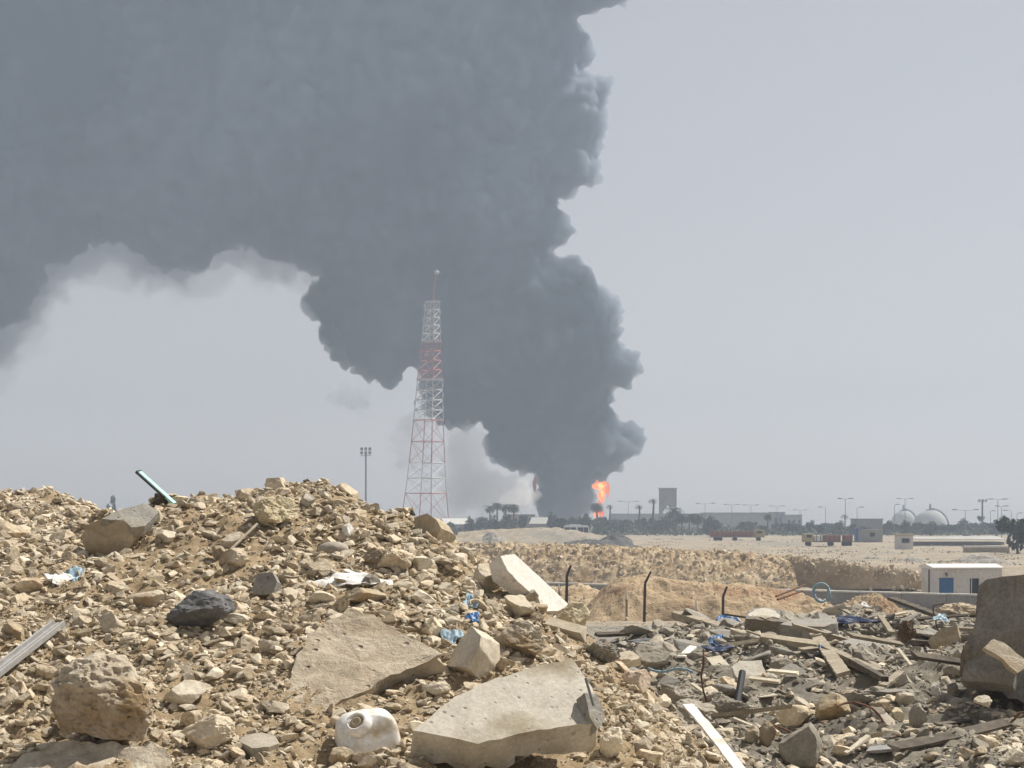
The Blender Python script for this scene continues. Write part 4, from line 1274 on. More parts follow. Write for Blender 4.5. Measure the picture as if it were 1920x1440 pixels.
# fence posts with bent tops, and the short pale headed ones between
def bent_post(px, top, foot, d, label, lean=1):
    b, t_ = P(px, foot, d), P(px, top, d)
    h = t_.z - b.z
    root = empty("fence_post", b)
    tag(root, label, "fence post", "bent fence posts")
    bm = bmesh.new(); add_bar(bm, (0, 0, -0.3), (0.03 * lean, 0, h * 0.72), 0.075, 0.07, 8)
    link("post", bm_mesh("post", bm), M["post_steel"], root)
    bm = bmesh.new(); add_bar(bm, (0.03 * lean, 0, h * 0.72), (0.24 * lean + 0.03, 0, h * 0.98), 0.07, 0.05, 8)
    link("bent_arm", bm_mesh("bent_arm", bm), M["post_steel"], root)


bent_post(1062, 1058, 1135, 78, "bent topped dark post nearest the bright white panel", 0.8)
bent_post(1208, 1070, 1155, 82, "tallest bent topped dark post, before the middle of the orange heap", 1.3)
bent_post(1355, 1098, 1172, 82, "bent topped dark post behind the blue plastic sheet", 0.8)


def short_post(px, top, foot, d, label):
    b, t_ = P(px, foot, d), P(px, top, d)
    h = t_.z - b.z
    root = empty("short_post", b)
    tag(root, label, "short post", "short pale headed posts")
    bm = bmesh.new(); add_bar(bm, (0, 0, -0.2), (0, 0, h * 0.55), 0.06, 0.06, 8)
    link("post", bm_mesh("post", bm), M["weathered_wood"], root)
    bm = bmesh.new(); add_bar(bm, (0, 0, h * 0.55), (-0.04, 0, h), 0.075, 0.03, 8)
    link("head", bm_mesh("head", bm), M["coping"], root)


short_post(1175, 1104, 1149, 84, "short pale headed post left of the tallest bent post")
short_post(1306, 1125, 1166, 83, "short pale headed post between the two right bent posts")
short_post(1049, 1096, 1125, 80, "short pale headed post close behind the white panel's edge")

# the wall of long grey blocks, in two courses, running away to the left
wall = empty("block_wall", P(1640, 1140, 112))
tag(wall, "low wall of long grey blocks with a pale top, before the white cabin", "wall")
A0, A1 = Vector((1.0, 134.0, -1.0)), Vector((36.0, 108.5, -1.0))
wd = (A1 - A0).length
ux = (A1 - A0).normalized(); uy = Vector((-ux.y, ux.x, 0))
ztop = lambda s: (CZ + (YH - np.interp(s, [0, 1], [1090, 1116.5])) / F * np.interp(s, [0, 1], [134, 108.5]))
nb = 13
for course in (0, 1):
    for k in range(nb):
        s0, s1 = (k + 0.35 * course) / nb, (k + 1 + 0.35 * course) / nb
        if s1 > 1.05: continue
        a = A0.lerp(A1, s0) + ux * 0.015; b = A0.lerp(A1, s1) - ux * 0.015
        zt = ztop((s0 + s1) / 2) - 0.12 - course * 0.74 - (0.012 if course else 0)
        Mx = Matrix((ux, uy, Vector((0, 0, 1)))).transposed().to_4x4()
        Mx.translation = (a + b) / 2 - wall.location
        bm = bmesh.new()
        hl = (b - a).length / 2
        zr = zt - ((a + b) / 2).z
        add_box(bm, (-hl, -0.2 - 0.14 * course, zr - 0.72), (hl, 0.2 + 0.05 * course, zr), Mx)
        bmesh.ops.bevel(bm, geom=bm.edges[:], offset=0.02, segments=1, affect='EDGES')
        link("block", bm_mesh("block", bm), M["block_wall"], wall)
        if course == 0:
            bm = bmesh.new()
            add_box(bm, (-hl, -0.25, zr + 0.004), (hl, 0.25, zr + 0.12), Mx)
            link("coping", bm_mesh("coping", bm), M["coping"], wall)

# white cabin behind the wall
cb = P(1752, 1135, 116)
cabin = empty("cabin", cb, 0.0)
tag(cabin, "small white cabin with a blue door, behind the grey block wall", "cabin")
yaw = 0.06
cabin.rotation_euler = (0, 0, yaw)
L_, D_, H_ = 5.0, 3.0, 2.75
dx0, dx1 = 0.35, 1.42
ox0, ox1 = 2.62, 3.3
# front wall in pieces round the openings (its outer face at y = 0)
def wl(lo, hi): return box_part("wall", lo, hi, M["cabin_white"], cabin)
wl((0.0, 0.0, 0), (dx0, 0.12, H_ - 0.12)); wl((dx1, 0.0, 0), (ox0, 0.12, H_ - 0.12)); wl((ox1, 0.0, 0), (L_, 0.12, H_ - 0.12))
wl((dx0, 0.0, 2.0), (dx1, 0.12, H_ - 0.12)); wl((ox0, 0.0, 1.95), (ox1, 0.12, H_ - 0.12))
wl((0.0, 0.122, 0), (0.12, D_, H_ - 0.12)); wl((L_ - 0.12, 0.122, 0), (L_, D_, H_ - 0.12)); wl((0.122, D_ - 0.12, 0), (L_ - 0.122, D_, H_ - 0.12))
bm = bmesh.new()
vs = [bm.verts.new(c) for c in [(-0.15, -0.18, H_ - 0.10), (L_ + 0.1, -0.18, H_ - 0.10), (L_ + 0.1, D_ + 0.15, H_ - 0.10), (-0.15, D_ + 0.15, H_ - 0.10), (-0.15, -0.18, H_), (L_ + 0.1, -0.18, H_), (L_ + 0.1, D_ * 0.55, H_ + 0.22), (-0.15, D_ * 0.55, H_ + 0.22), (L_ + 0.1, D_ + 0.15, H_ + 0.05), (-0.15, D_ + 0.15, H_ + 0.05)]]
for f in ((0, 3, 2, 1), (0, 1, 5, 4), (4, 5, 6, 7), (7, 6, 8, 9), (3, 9, 8, 2), (0, 4, 7, 9, 3), (1, 2, 8, 6, 5)): bm.faces.new([vs[i] for i in f])
link("roof", bm_mesh("roof", bm), M["roof_white"], cabin)
door = box_part("door", (dx0 + 0.003, 0.03, 0.02), (dx1 - 0.003, 0.08, 1.998), M["door_blue"], cabin)
for z0 in (0.25, 0.85, 1.45):
    box_part("panel", (dx0 + 0.12, 0.018, z0), (dx1 - 0.12, 0.029, z0 + 0.45), M["door_blue"], door)
bm = bmesh.new(); add_bar(bm, (dx1 - 0.12, 0.0, 1.0), (dx1 - 0.12, 0.028, 1.0), 0.03)
link("handle", bm_mesh("handle", bm), M["steel"], door)
op = box_part("doorway", (ox0 + 0.003, 0.10, 0.02), (ox1 - 0.003, 0.115, 1.947), M["dark_opening"], cabin)
box_part("frame", (ox0 + 0.12, 0.05, 0.02), (ox0 + 0.18, 0.095, 1.94), M["cabin_white"], op)
bm = bmesh.new(); add_bar(bm, (0.85, -0.16, 2.25), (0.85, -0.001, 2.36), 0.09, 0.05, 10); add_bar(bm, (0.85, -0.16, 2.25), (0.85, -0.2, 2.12), 0.05, 0.09, 10)
link("lamp", bm_mesh("lamp", bm), M["steel"], cabin)
bm = bmesh.new(); add_bar(bm, (-0.05, 1.1, 0.4), (-0.05, 1.1, H_ - 0.2), 0.045, 0.045, 8)
link("drainpipe", bm_mesh("drainpipe", bm), M["rusty_steel"], cabin)

# ------------------------------------------------------------------ far trees and palms
M["bark"] = grain("bark", (0.10, 0.08, 0.06), (0.17, 0.14, 0.105), 3, bump=0.4, dist=0.02)
M["palm_leaf"] = grain("palm_leaf", (0.055, 0.068, 0.04), (0.10, 0.112, 0.065), 1.2, bump=0, vary=0.25)
M["palm_dead"] = grain("palm_dead", (0.13, 0.10, 0.06), (0.20, 0.16, 0.10), 1.2, bump=0)
M["tree_leaf"] = grain("tree_leaf", (0.05, 0.064, 0.04), (0.11, 0.122, 0.08), 0.5, bump=0, vary=0.3)
M["grey_leaf"] = grain("grey_leaf", (0.075, 0.095, 0.065), (0.13, 0.145, 0.10), 0.5, bump=0, vary=0.3)


def crown_mesh(name, seed, n=900, shape=(1, 1, 0.8), clumps=9, leaf=0.10):
    r = np.random.default_rng(seed)
    cc = r.normal(size=(clumps, 3)); cc /= np.linalg.norm(cc, axis=1)[:, None]
    cc *= r.uniform(0.25, 0.72, (clumps, 1)); cr_ = r.uniform(0.25, 0.5, clumps)
    k = r.integers(0, clumps, n)
    d = r.normal(size=(n, 3)); d /= np.linalg.norm(d, axis=1)[:, None]
    c = cc[k] + d * cr_[k][:, None] * (r.uniform(size=(n, 1)) ** 0.4)
    c *= np.array(shape)
    nrm = r.normal(size=(n, 3)); nrm /= np.linalg.norm(nrm, axis=1)[:, None]
    t = np.cross(nrm, r.normal(size=(n, 3))); t /= np.linalg.norm(t, axis=1)[:, None]
    b = np.cross(nrm, t)
    s = (leaf * r.uniform(0.5, 1.4, (n, 1)))
    V = np.stack([c - t * s, c + b * s * 0.5, c + t * s, c - b * s * 0.5], 1).reshape(-1, 3)
    return mesh_np(name, V, np.arange(4 * n).reshape(n, 4))


def trunk_mesh(seed, h, r0, r1, limbs=4, spread=0.35):
    r = random.Random(seed)
    bm = bmesh.new()
    p = Vector((0, 0, -0.1)); q = Vector((r.uniform(-.05, .05) * h, r.uniform(-.05, .05) * h, h * 0.6))
    add_bar(bm, p, q, r0, (r0 + r1) / 2, 7)
    for k in range(limbs):
        a = TAU * k / limbs + r.uniform(-.4, .4)
        add_bar(bm, q - Vector((0, 0, 0.05 * h)), q + Vector((math.cos(a) * spread * h, math.sin(a) * spread * h, h * r.uniform(0.3, 0.5))), r1, r1 * 0.35, 5)
    return bm_mesh("trunk", bm)


crowns = {"tree": [crown_mesh("crown", 60 + k, 1000, (1, 1, 0.75 + 0.1 * k), 8 + k, 0.11) for k in range(4)]}
trunks = [trunk_mesh(80 + k, 1.0, 0.06, 0.035) for k in range(3)]
for m_ in trunks: m_.materials.append(M["bark"])
for m_ in crowns["tree"]: m_.materials.append(M["tree_leaf"])
grey_crowns = [crown_mesh("crown", 90 + k, 800, (1, 1, 0.7), 8, 0.11) for k in range(3)]
for m_ in grey_crowns: m_.materials.append(M["grey_leaf"])


def tree(px, foot, w, h, d, label, k=0, grey=False, group="trees along the far side of the plain", name="tree", low=0.25):
    """w, h in the photograph's pixels; foot is the row of its base"""
    s = d / F
    b = P(px, foot, d)
    root = empty(name, b)
    tag(root, label, "tree", group)
    H = h * s
    t_ = link("trunk", trunks[k % 3], None, root); t_.scale = (H * 0.55,) * 3
    pool = grey_crowns if grey else crowns["tree"]
    c = link("crown", pool[k % len(pool)], None, root)
    c.location = (0, 0, H * (0.5 + low * 0.5)); c.scale = (w * s / 2, w * s / 2, H * (0.5 - low * 0.5) / 0.8)
    c.rotation_euler = (0, 0, k * 1.7)
    return root


def palm_meshes(seed, fr=26, droop=1.0, length=1.0, up=0.5):
    r = random.Random(seed)
    V, Q = [], []
    for k in range(fr):
        a = TAU * k / fr * 2.618 + r.uniform(-.2, .2)
        el = r.uniform(-0.35, 1.25) * up * 1.6
        L = length * r.uniform(0.8, 1.1)
        p = Vector((0, 0, 0)); e = el
        dirh = Vector((math.cos(a), math.sin(a), 0)); side = Vector((-math.sin(a), math.cos(a), 0))
        seg = 6
        pts = [p.copy()]
        for s in range(seg):
            p = p + (dirh * math.cos(e) + Vector((0, 0, 1)) * math.sin(e)) * L / seg
            e -= droop * 0.30
            pts.append(p.copy())
        for s in range(seg):
            w0 = 0.19 * L * math.sin(math.pi * (s + 0.25) / (seg + 0.6)); w1 = 0.19 * L * math.sin(math.pi * (s + 1.25) / (seg + 0.6))
            # leaflets as narrow blades either side, with gaps between
            for sg in (-1, 1):
                for j in range(3):
                    t0, t1 = j / 3, j / 3 + 0.30
                    a0 = pts[s].lerp(pts[s + 1], t0); a1 = pts[s].lerp(pts[s + 1], t1)
                    tip = a1 + side * sg * (w0 + w1) * 0.9 + (pts[s + 1] - pts[s]) * 0.8 - Vector((0, 0, 0.05 * L))
                    i = len(V); V += [a0[:], a1[:], tip[:]]; Q.append((i, i + 1, i + 2))
    return mesh_np("crown", V, Q)


palm_c = [palm_meshes(5, 34, 1.0, 1.0, 0.55), palm_meshes(6, 30, 1.2, 1.0, 0.45), palm_meshes(7, 16, 0.9, 1.0, 0.7)]
for m_ in palm_c: m_.materials.append(M["palm_leaf"])


def palm_trunk(seed):
    r = random.Random(seed); bm = bmesh.new()
    p = Vector((0, 0, -0.02)); x = 0
    for s in range(8):
        x += r.uniform(-.006, .008)
        q = Vector((x, 0, (s + 1) / 8))
        add_bar(bm, p, q, 0.030 - s * 0.0012, 0.026 - s * 0.0012, 7)
        p = q
    return bm_mesh("trunk", bm)


palm_t = [palm_trunk(k) for k in range(3)]
for m_ in palm_t: m_.materials.append(M["bark"])


def palm(px, foot, top, w, d, label, k=0, group="palms on the far side of the plain", fat=1.0):
    s = d / F
    b = P(px, foot, d)
    H = (foot - top) * s
    root = empty("palm_tree", b)
    tag(root, label, "palm tree", group)
    cr_ = w * s / 2 * 1.1
    t_ = link("trunk", palm_t[k % 3], None, root); t_.scale = (max(2.2, H) * 1.3 * fat, max(2.2, H) * 1.3 * fat, max(0.5, H - cr_ * 0.55))
    c = link("crown", palm_c[k % 3], None, root)
    c.location = (0, 0, H - cr_ * 0.6); c.scale = (cr_, cr_, cr_); c.rotation_euler = (0, 0, k * 1.3)
    return root


palm(1198, 1000, 944, 17, 440, "thin palm with a small forked crown, left of the taller lone palm", 2)
palm(1224, 1000, 932, 19, 440, "tall lone palm with a cross shaped crown beside the water tower", 2)
palm(1262, 1003, 946, 40, 425, "tallest palm in the bushy clump under the water tower", 0)
palm(1278, 1003, 956, 34, 424, "second palm from the left in the clump under the water tower", 1)
palm(1292, 1004, 958, 32, 428, "third palm from the left in the clump under the water tower", 0)
palm(1308, 1003, 954, 40, 423, "rightmost broad palm of the clump under the water tower", 1)
palm(918, 992, 944, 26, 430, "leftmost palm of the group before the tan building", 0)
palm(932, 992, 937, 26, 432, "tall palm second from the left before the tan building", 1)
palm(947, 992, 941, 27, 430, "third palm from the left before the tan building", 0)
palm(963, 992, 939, 30, 428, "rightmost palm of the group before the tan building", 1)
palm(1119, 1000, 936, 34, 470, "broad dark palm in front of the flames", 1)
palm(1143, 998, 944, 16, 480, "small palm on the right of the flames", 2)
palm(1439, 1003, 960, 22, 400, "bushy headed palm beyond the yellow cab of the left lorry", 0)
palm(1584, 1002, 962, 17, 400, "palm with a fan shaped crown beyond the right lorry", 2)

tree(1908, 1036, 104, 80, 205, "dark bushy tree at the right edge beside the low stone wall", 0, group=None, low=-0.15)
tree(1838, 985, 20, 20, 470, "round dark tree at the foot of the floodlight mast on the right", 1, low=0.3)
tree(1882, 985, 18, 20, 470, "round tree between the floodlight mast and the dark bushy tree", 2)
tree(1695, 1006, 26, 30, 400, "round tree below the left storage sphere", 3, low=0.25)
tree(55, 1003, 26, 78, 430, "small grey bush on the skyline at the far left", 1, True, "treetops on the far left skyline", "treetop", 0.0)  # tall far trees; only their tops show over the heap
tree(210, 1003, 30, 80, 430, "grey bush on the skyline left of the burnt block", 2, True, "treetops on the far left skyline", "treetop", 0.0)
LAB = {False: "dark green tree in the row along the far side of the plain", True: "grey green tree in the row along the far side of the plain"}
rr = random.Random(5)
belt = [(830, 996), (848, 980), (862, 993), (880, 974), (895, 993), (905, 968), (925, 968), (945, 965), (982, 966), (1003, 970), (1020, 978), (1032, 968), (1050, 972), (1068, 968), (1085, 970), (1102, 962), (1130, 968),
        (1148, 972), (1162, 976), (1180, 972), (1212, 972), (1236, 972), (1250, 968), (1330, 974), (1345, 980), (1402, 976), (1420, 978), (1455, 984), (1470, 980), (1488, 982), (1505, 986), (1522, 982), (1540, 984), (1555, 978), (1568, 980), (1575, 982), (1592, 984), (1608, 980),
        (1628, 984), (1662, 978), (1678, 982), (1715, 984), (1730, 978), (1748, 984), (1762, 986), (1775, 982), (1790, 986), (1808, 978), (1822, 978), (1850, 980), (1864, 978)]
belt = belt + [(px + rr.uniform(6, 16), top + rr.uniform(2, 12)) for px, top in belt] + [(px - rr.uniform(3, 12), top + rr.uniform(6, 14)) for px, top in belt]
for i, (px, top) in enumerate(belt):
    top = top - 3
    d = rr.uniform(405, 480)
    foot = 970 + 4.7 / d * F + 1
    g = rr.random() < 0.35
    tree(px + rr.uniform(-4, 4), foot, rr.uniform(24, 44), foot - top + rr.uniform(-2, 4), d, LAB[g], i, g, low=rr.uniform(0.0, 0.2))

# low scrub filling the foot of the tree row: nobody could count it
n_ = 9000
px_ = RNG.uniform(815, 1920, n_); d_ = RNG.uniform(405, 520, n_)
hh = np.clip(1.4 + 1.3 * fbm(np.stack([px_ * 0.02, d_ * 0.05, 0 * d_], -1), 2), 0.2, 3.2)
c_ = np.stack([(px_ - 960) / F * d_, d_, RNG.uniform(0, 1, n_) * hh], -1)
nrm = RNG.normal(size=(n_, 3)); t_ = np.cross(nrm, RNG.normal(size=(n_, 3))); t_ /= np.linalg.norm(t_, axis=1)[:, None]
b_ = np.cross(nrm / np.linalg.norm(nrm, axis=1)[:, None], t_)
s_ = RNG.uniform(0.25, 0.7, (n_, 1))
tag(link("scrub", mesh_np("scrub", np.stack([c_ - t_ * s_, c_ + b_ * s_ * .5, c_ + t_ * s_, c_ - b_ * s_ * .5], 1).reshape(-1, 3), np.arange(4 * n_).reshape(n_, 4)), M["grey_leaf"]), kind="stuff")

# loose stones, and low dead scrub, over the plain behind the earth bank
n_ = 3000
d_ = 150 * (330 / 150) ** RNG.uniform(size=n_); px_ = RNG.uniform(820, 1920, n_)
q_ = fbm(np.stack([(px_ - 960) / F * d_ * 0.08, d_ * 0.03, 0 * d_ + 2], -1), 3)
k_ = RNG.uniform(size=n_) < np.clip(0.35 + 1.2 * q_, 0.06, 1)
d_, px_ = d_[k_], px_[k_]
x_ = (px_ - 960) / F * d_
me = bpy.data.meshes.new("plain_stones"); n_ = len(x_)
me.vertices.add(n_)
me.vertices.foreach_set("co", np.stack([x_, d_, far_h(x_, d_) + 0.03], -1).astype(np.float32).ravel())
for nm, ty, val in (("rot", 'FLOAT_VECTOR', RNG.uniform(-3, 3, (n_, 3))), ("size", 'FLOAT', sizes(n_, 0.06, 0.35, 2.0)), ("pick", 'INT', RNG.integers(0, 9, n_))):
    a = me.attributes.new(nm, ty, 'POINT')
    a.data.foreach_set("vector" if ty == 'FLOAT_VECTOR' else "value", np.asarray(val, np.int32 if ty == 'INT' else np.float32).ravel())
o = link("plain_stones", me); o.modifiers.new("scatter", 'NODES').node_group = [m for m in bpy.data.node_groups if m.name == "tan_rubble"][0]
tag(o, kind="stuff")
n_ = 5000
cl = 200
cd = 155 * (400 / 155) ** RNG.uniform(size=cl); cp = RNG.uniform(820, 1920, cl); cs = RNG.uniform(0.3, 1.1, cl)
k_ = RNG.integers(0, cl, n_)
o_ = RNG.normal(size=(n_, 3)) * np.array([1.3, 1.3, 0.15]) * cs[k_][:, None]
x_ = (cp[k_] - 960) / F * cd[k_] + o_[:, 0]; y_ = cd[k_] + o_[:, 1]
c_ = np.stack([x_, y_, far_h(x_, y_) + np.abs(o_[:, 2])], -1)
nrm = RNG.normal(size=(n_, 3)); t_ = np.cross(nrm, RNG.normal(size=(n_, 3))); t_ /= np.linalg.norm(t_, axis=1)[:, None]
b_ = np.cross(nrm / np.linalg.norm(nrm, axis=1)[:, None], t_)
s_ = RNG.uniform(0.05, 0.15, (n_, 1))
M["dead_leaf"] = grain("dead_leaf", (0.24, 0.21, 0.16), (0.33, 0.29, 0.22), 0.5, bump=0)
tag(link("dead_scrub", mesh_np("dead_scrub", np.stack([c_ - t_ * s_, c_ + b_ * s_ * .5, c_ + t_ * s_, c_ - b_ * s_ * .5], 1).reshape(-1, 3), np.arange(4 * n_).reshape(n_, 4)), M["dead_leaf"]), kind="stuff")

# ------------------------------------------------------------------ far structures
M["mast_grey"] = plain("mast_grey", (0.20, 0.205, 0.21), 0.5)
M["tower_red"] = plain("tower_red", (0.42, 0.10, 0.075), 0.5)
M["tower_white"] = plain("tower_white", (0.52, 0.51, 0.495), 0.5)
M["tank_white"] = grain("tank_white", (0.38, 0.375, 0.35), (0.45, 0.44, 0.41), 0.2, bump=0.0)
M["far_concrete"] = grain("far_concrete", (0.20, 0.19, 0.18), (0.26, 0.25, 0.235), 0.3, bump=0.1)
M["far_wall"] = grain("far_wall", (0.27, 0.265, 0.26), (0.33, 0.325, 0.315), 0.2, bump=0.0)
M["tan_wall"] = grain("tan_wall", (0.40, 0.345, 0.26), (0.46, 0.40, 0.31), 0.2, bump=0.0)
M["glass_dark"] = plain("glass_dark", (0.02, 0.024, 0.028), 0.15, 0, 0.5)
M["lorry_red"] = grain("lorry_red", (0.21, 0.085, 0.06), (0.29, 0.135, 0.09), 1.5, bump=0.1)
M["lorry_yellow"] = plain("lorry_yellow", (0.40, 0.31, 0.16), 0.5)
M["lorry_white"] = plain("lorry_white", (0.72, 0.72, 0.74), 0.5)
M["portable_blue"] = plain("portable_blue", (0.045, 0.13, 0.31), 0.5)

# lattice mast: bands of red and white
TD = 560.0
sc_ = TD / F
tower = empty("lattice_tower", P(797, 990, TD))
tag(tower, "tall red and white lattice radio tower standing before the smoke", "radio tower")
def tw(py):      # half width, and the shift of the axis, in pixels
    return np.interp(py, [515, 566, 635, 700, 770, 860, 925, 1035], [7, 12.5, 16.5, 22, 26, 32, 38, 50]), np.interp(py, [515, 566, 1035], [818, 811, 795])
def corner(py, k):
    hw, ax = tw(py)
    a = 0.30 + k * math.pi / 2
    r = hw * sc_ / (math.cos(0.30 - math.pi / 4) if False else max(abs(math.cos(0.30 + j * math.pi / 2)) for j in range(4)))
    return Vector(((ax - 797) * sc_ + r * math.cos(a), r * math.sin(a), (990 - py) * sc_))
bands = [(1035, 925, "tower_red", 2), (925, 868, "tower_white", 2), (868, 788, "tower_red", 2), (788, 712, "tower_white", 4), (712, 640, "tower_red", 4), (640, 566, "tower_white", 5)]
for y0, y1, mt, nl in bands:
    bm = bmesh.new()
    lv = np.linspace(y0, y1, nl + 1)
    th = 0.165 if y0 < 800 else 0.135
    for k in range(4):
        add_bar(bm, corner(y0, k), corner(y1, k), 0.26 if y0 > 800 and k == 3 else 0.18, 0.16, 6)
        for a, b in zip(lv[:-1], lv[1:]):
            add_bar(bm, corner(a, k), corner(b, (k + 1) % 4), th * 0.6, None, 4)
            add_bar(bm, corner(a, (k + 1) % 4), corner(b, k), th * 0.6, None, 4)
            add_bar(bm, corner(b, k), corner(b, (k + 1) % 4), th, None, 4)
    link("lattice_section", bm_mesh("lattice_section", bm), M[mt], tower)
bm = bmesh.new()
for k in range(3):
    o_ = Vector((0.35 * math.cos(k * 2.1), 0.35 * math.sin(k * 2.1), 0))
    add_bar(bm, Vector(((811 - 797) * sc_, 0, (990 - 566) * sc_)) + o_, Vector(((818 - 797) * sc_, 0, (990 - 514) * sc_)) + o_ * 0.7, 0.11, 0.09, 5)
link("top_mast", bm_mesh("top_mast", bm), M["tower_red"], tower)
bm = bmesh.new()
r_ = bmesh.ops.create_uvsphere(bm, u_segments=16, v_segments=8, radius=0.85)
for v in r_["verts"]: v.co = Vector((v.co.x + (819 - 797) * sc_, v.co.y - 0.4, v.co.z * 0.85 + (990 - 511) * sc_))
link("drum_antenna", bm_mesh("drum_antenna", bm, True), M["tower_white"], tower)
for py, dxp, kk in ((585, 1, 1), (600, -1, 0), (622, 1, 2), (575, -1, 3), (722, 1, 1), (742, 1, 2), (756, -1, 0), (766, 1, 3)):
    hw, ax = tw(py)
    bm = bmesh.new()
    add_box(bm, (-0.25, -0.15, -0.75), (0.25, 0.15, 0.75))
    o = link("panel_antenna", bm_mesh("panel_antenna", bm), M["tower_white"], tower)
    o.location = ((ax - 797 + dxp * (hw + 1.5)) * sc_, -1.0 - kk * 0.3, (990 - py) * sc_)
bm = bmesh.new()
hw, ax = tw(712)
for py in (712, 566, 640):
    hw, ax = tw(py)
    add_box(bm, ((ax - 797 - hw - 2) * sc_, -hw * sc_, (990 - py) * sc_ - 0.12), ((ax - 797 + hw + 2) * sc_, hw * sc_, (990 - py) * sc_ + 0.12))
link("platform", bm_mesh("platform", bm), M["tower_white"], tower)

# floodlight masts
def flood_mast(px, top, foot, d, label, n=6, wide=20, bank=16, group="floodlight masts"):
    s = d / F
    b = P(px, foot, d); H = (foot - top) * s
    root = empty("floodlight_mast", b); tag(root, label, "floodlight mast", group)
    bm = bmesh.new(); add_bar(bm, (0, 0, 0), (0, 0, H - bank * s * 0.5), 2.0 * s, 1.6 * s, 8)
    link("pole", bm_mesh("pole", bm), M["mast_grey"], root)
    bm = bmesh.new(); add_box(bm, (-wide * s / 2, -0.12, H - bank * s - 0.08), (wide * s / 2, 0.12, H - bank * s + 0.08))
    link("crossbar", bm_mesh("crossbar", bm), M["mast_grey"], root)
    for k in range(n):
        col, row = k % 3, k // 3
        bm = bmesh.new()
        cx = (col - 1) * wide * s * 0.38; cz = H - bank * s * (0.92 - 0.46 * row) + 0.1
        add_box(bm, (cx - wide * s * 0.13, -0.45, cz), (cx + wide * s * 0.13, -0.13, cz + bank * s * 0.36))
        bmesh.ops.bevel(bm, geom=bm.edges[:], offset=0.04, segments=1, affect='EDGES')
        link("floodlight", bm_mesh("floodlight", bm), M["mast_grey"], root)


flood_mast(686, 838, 1000, 460, "floodlight mast rising alone behind the heap, left of the lattice tower")
flood_mast(1842, 932, 1000, 440, "floodlight mast with two wide lamp banks on the right", 3, 17, 9)


def street_lamp(px, top, foot, d, label, arm=9, arms=2, group="street lamps across the plain"):
    s = d / F
    b = P(px, foot, d); H = (foot - top) * s
    root = empty("street_lamp", b); tag(root, label, "street lamp", group)
    bm = bmesh.new(); add_bar(bm, (0, 0, 0), (0, 0, H - 0.15), max(0.09, 0.55 * s), max(0.06, 0.4 * s), 6)
    link("pole", bm_mesh("pole", bm), M["mast_grey"], root)
    for sg in ((-1, 1) if arms == 2 else (1,) if arms == 1 else (-1,)):
        bm = bmesh.new(); add_bar(bm, (0.04 * sg, 0, H - 0.15), (sg * arm * s, 0, H), max(0.045, 0.26 * s), None, 5)
        link("arm", bm_mesh("arm", bm), M["mast_grey"], root)
        bm = bmesh.new(); add_box(bm, (sg * arm * s - 0.1 if sg > 0 else sg * arm * s - 0.9, -0.18, H - 0.05), (sg * arm * s + 0.9 if sg > 0 else sg * arm * s + 0.1, 0.18, H + 0.14))
        link("lamp_head", bm_mesh("lamp_head", bm), M["mast_grey"], root)


for px, top, d, arm, n_, lab in (
    (1178, 940, 560, 14, 2, "twin armed street lamp left of the thin forked palm"),
    (1322, 944, 560, 12, 2, "twin armed street lamp right of the palm clump"),
    (1372, 946, 580, 9, 2, "twin armed street lamp over the left lorry's load"),
    (1408, 947, 590, 9, 2, "twin armed street lamp over the left lorry's cab"),
    (1457, 949, 600, 9, 2, "twin armed street lamp just right of the bushy headed palm"),
    (1500, 956, 640, 8, 2, "short street lamp at the right end of the pale sheds"),
    (1548, 951, 560, 8, -1, "single armed street lamp beyond the right lorry's load"),
    (1585, 935, 430, 7, 2, "tall street lamp directly above the fan crowned palm"),
    (1607, 951, 500, 6, 1, "single armed street lamp above the blue booth"),
    (1677, 946, 520, 3, 1, "short lamp in front of the left storage sphere"),
    (1697, 935, 520, 9, 2, "tall twin armed lamp rising over the left storage sphere"),
    (1810, 956, 430, 17, 2, "widest twin armed lamp between the right sphere and the floodlight mast"),
    (1871, 936, 430, 10, 2, "taller of two twin armed lamps right of the floodlight mast"),
    (1878, 949, 460, 5, 2, "shorter of two twin armed lamps right of the floodlight mast"),
    (1857, 958, 520, 3, 1, "short lamp pole hidden among trees right of the floodlight mast"),
    (1896, 957, 480, 8, -1, "lamp with one arm reaching left above the dark bushy tree"),
    (1907, 962, 520, 4, 1, "short lamp behind the dark bushy tree")):
    street_lamp(px, top, 970 + 4.7 / min(d * 0.82, 470) * F + 1, d * 0.82, lab, arm, n_)

# water tower
d = 600.0; s = d / F
wt = empty("water_tower", P(1252, 995, d)); tag(wt, "square grey concrete water tower on legs beside the flames", "water tower")
z0, z1 = (995 - 948) * s, (995 - 915) * s
hw = 15.2 * s
box_part("tank", (-hw, -hw, z0), (hw, hw, z1 - 0.35), M["far_concrete"], wt)
box_part("rim", (-hw - 0.25, -hw - 0.25, z1 - 0.345), (hw + 0.25, hw + 0.25, z1), M["far_concrete"], wt)
for sx in (-1, 1):
    for sy in (-1, 1):
        x = sx * (hw - 0.55); y = sy * (hw - 0.55)
        box_part("leg", (x - 0.5, y - 0.5, 0), (x + 0.5, y + 0.5, z0 - 0.003), M["far_concrete"], wt)
for sx in (-1, 1):
    box_part("pilaster", (sx * hw * 0.62 - 0.25, -hw - 0.2, z0 + 0.1), (sx * hw * 0.62 + 0.25, -hw - 0.003, z1 - 0.35), M["far_concrete"], wt)
bm = bmesh.new()
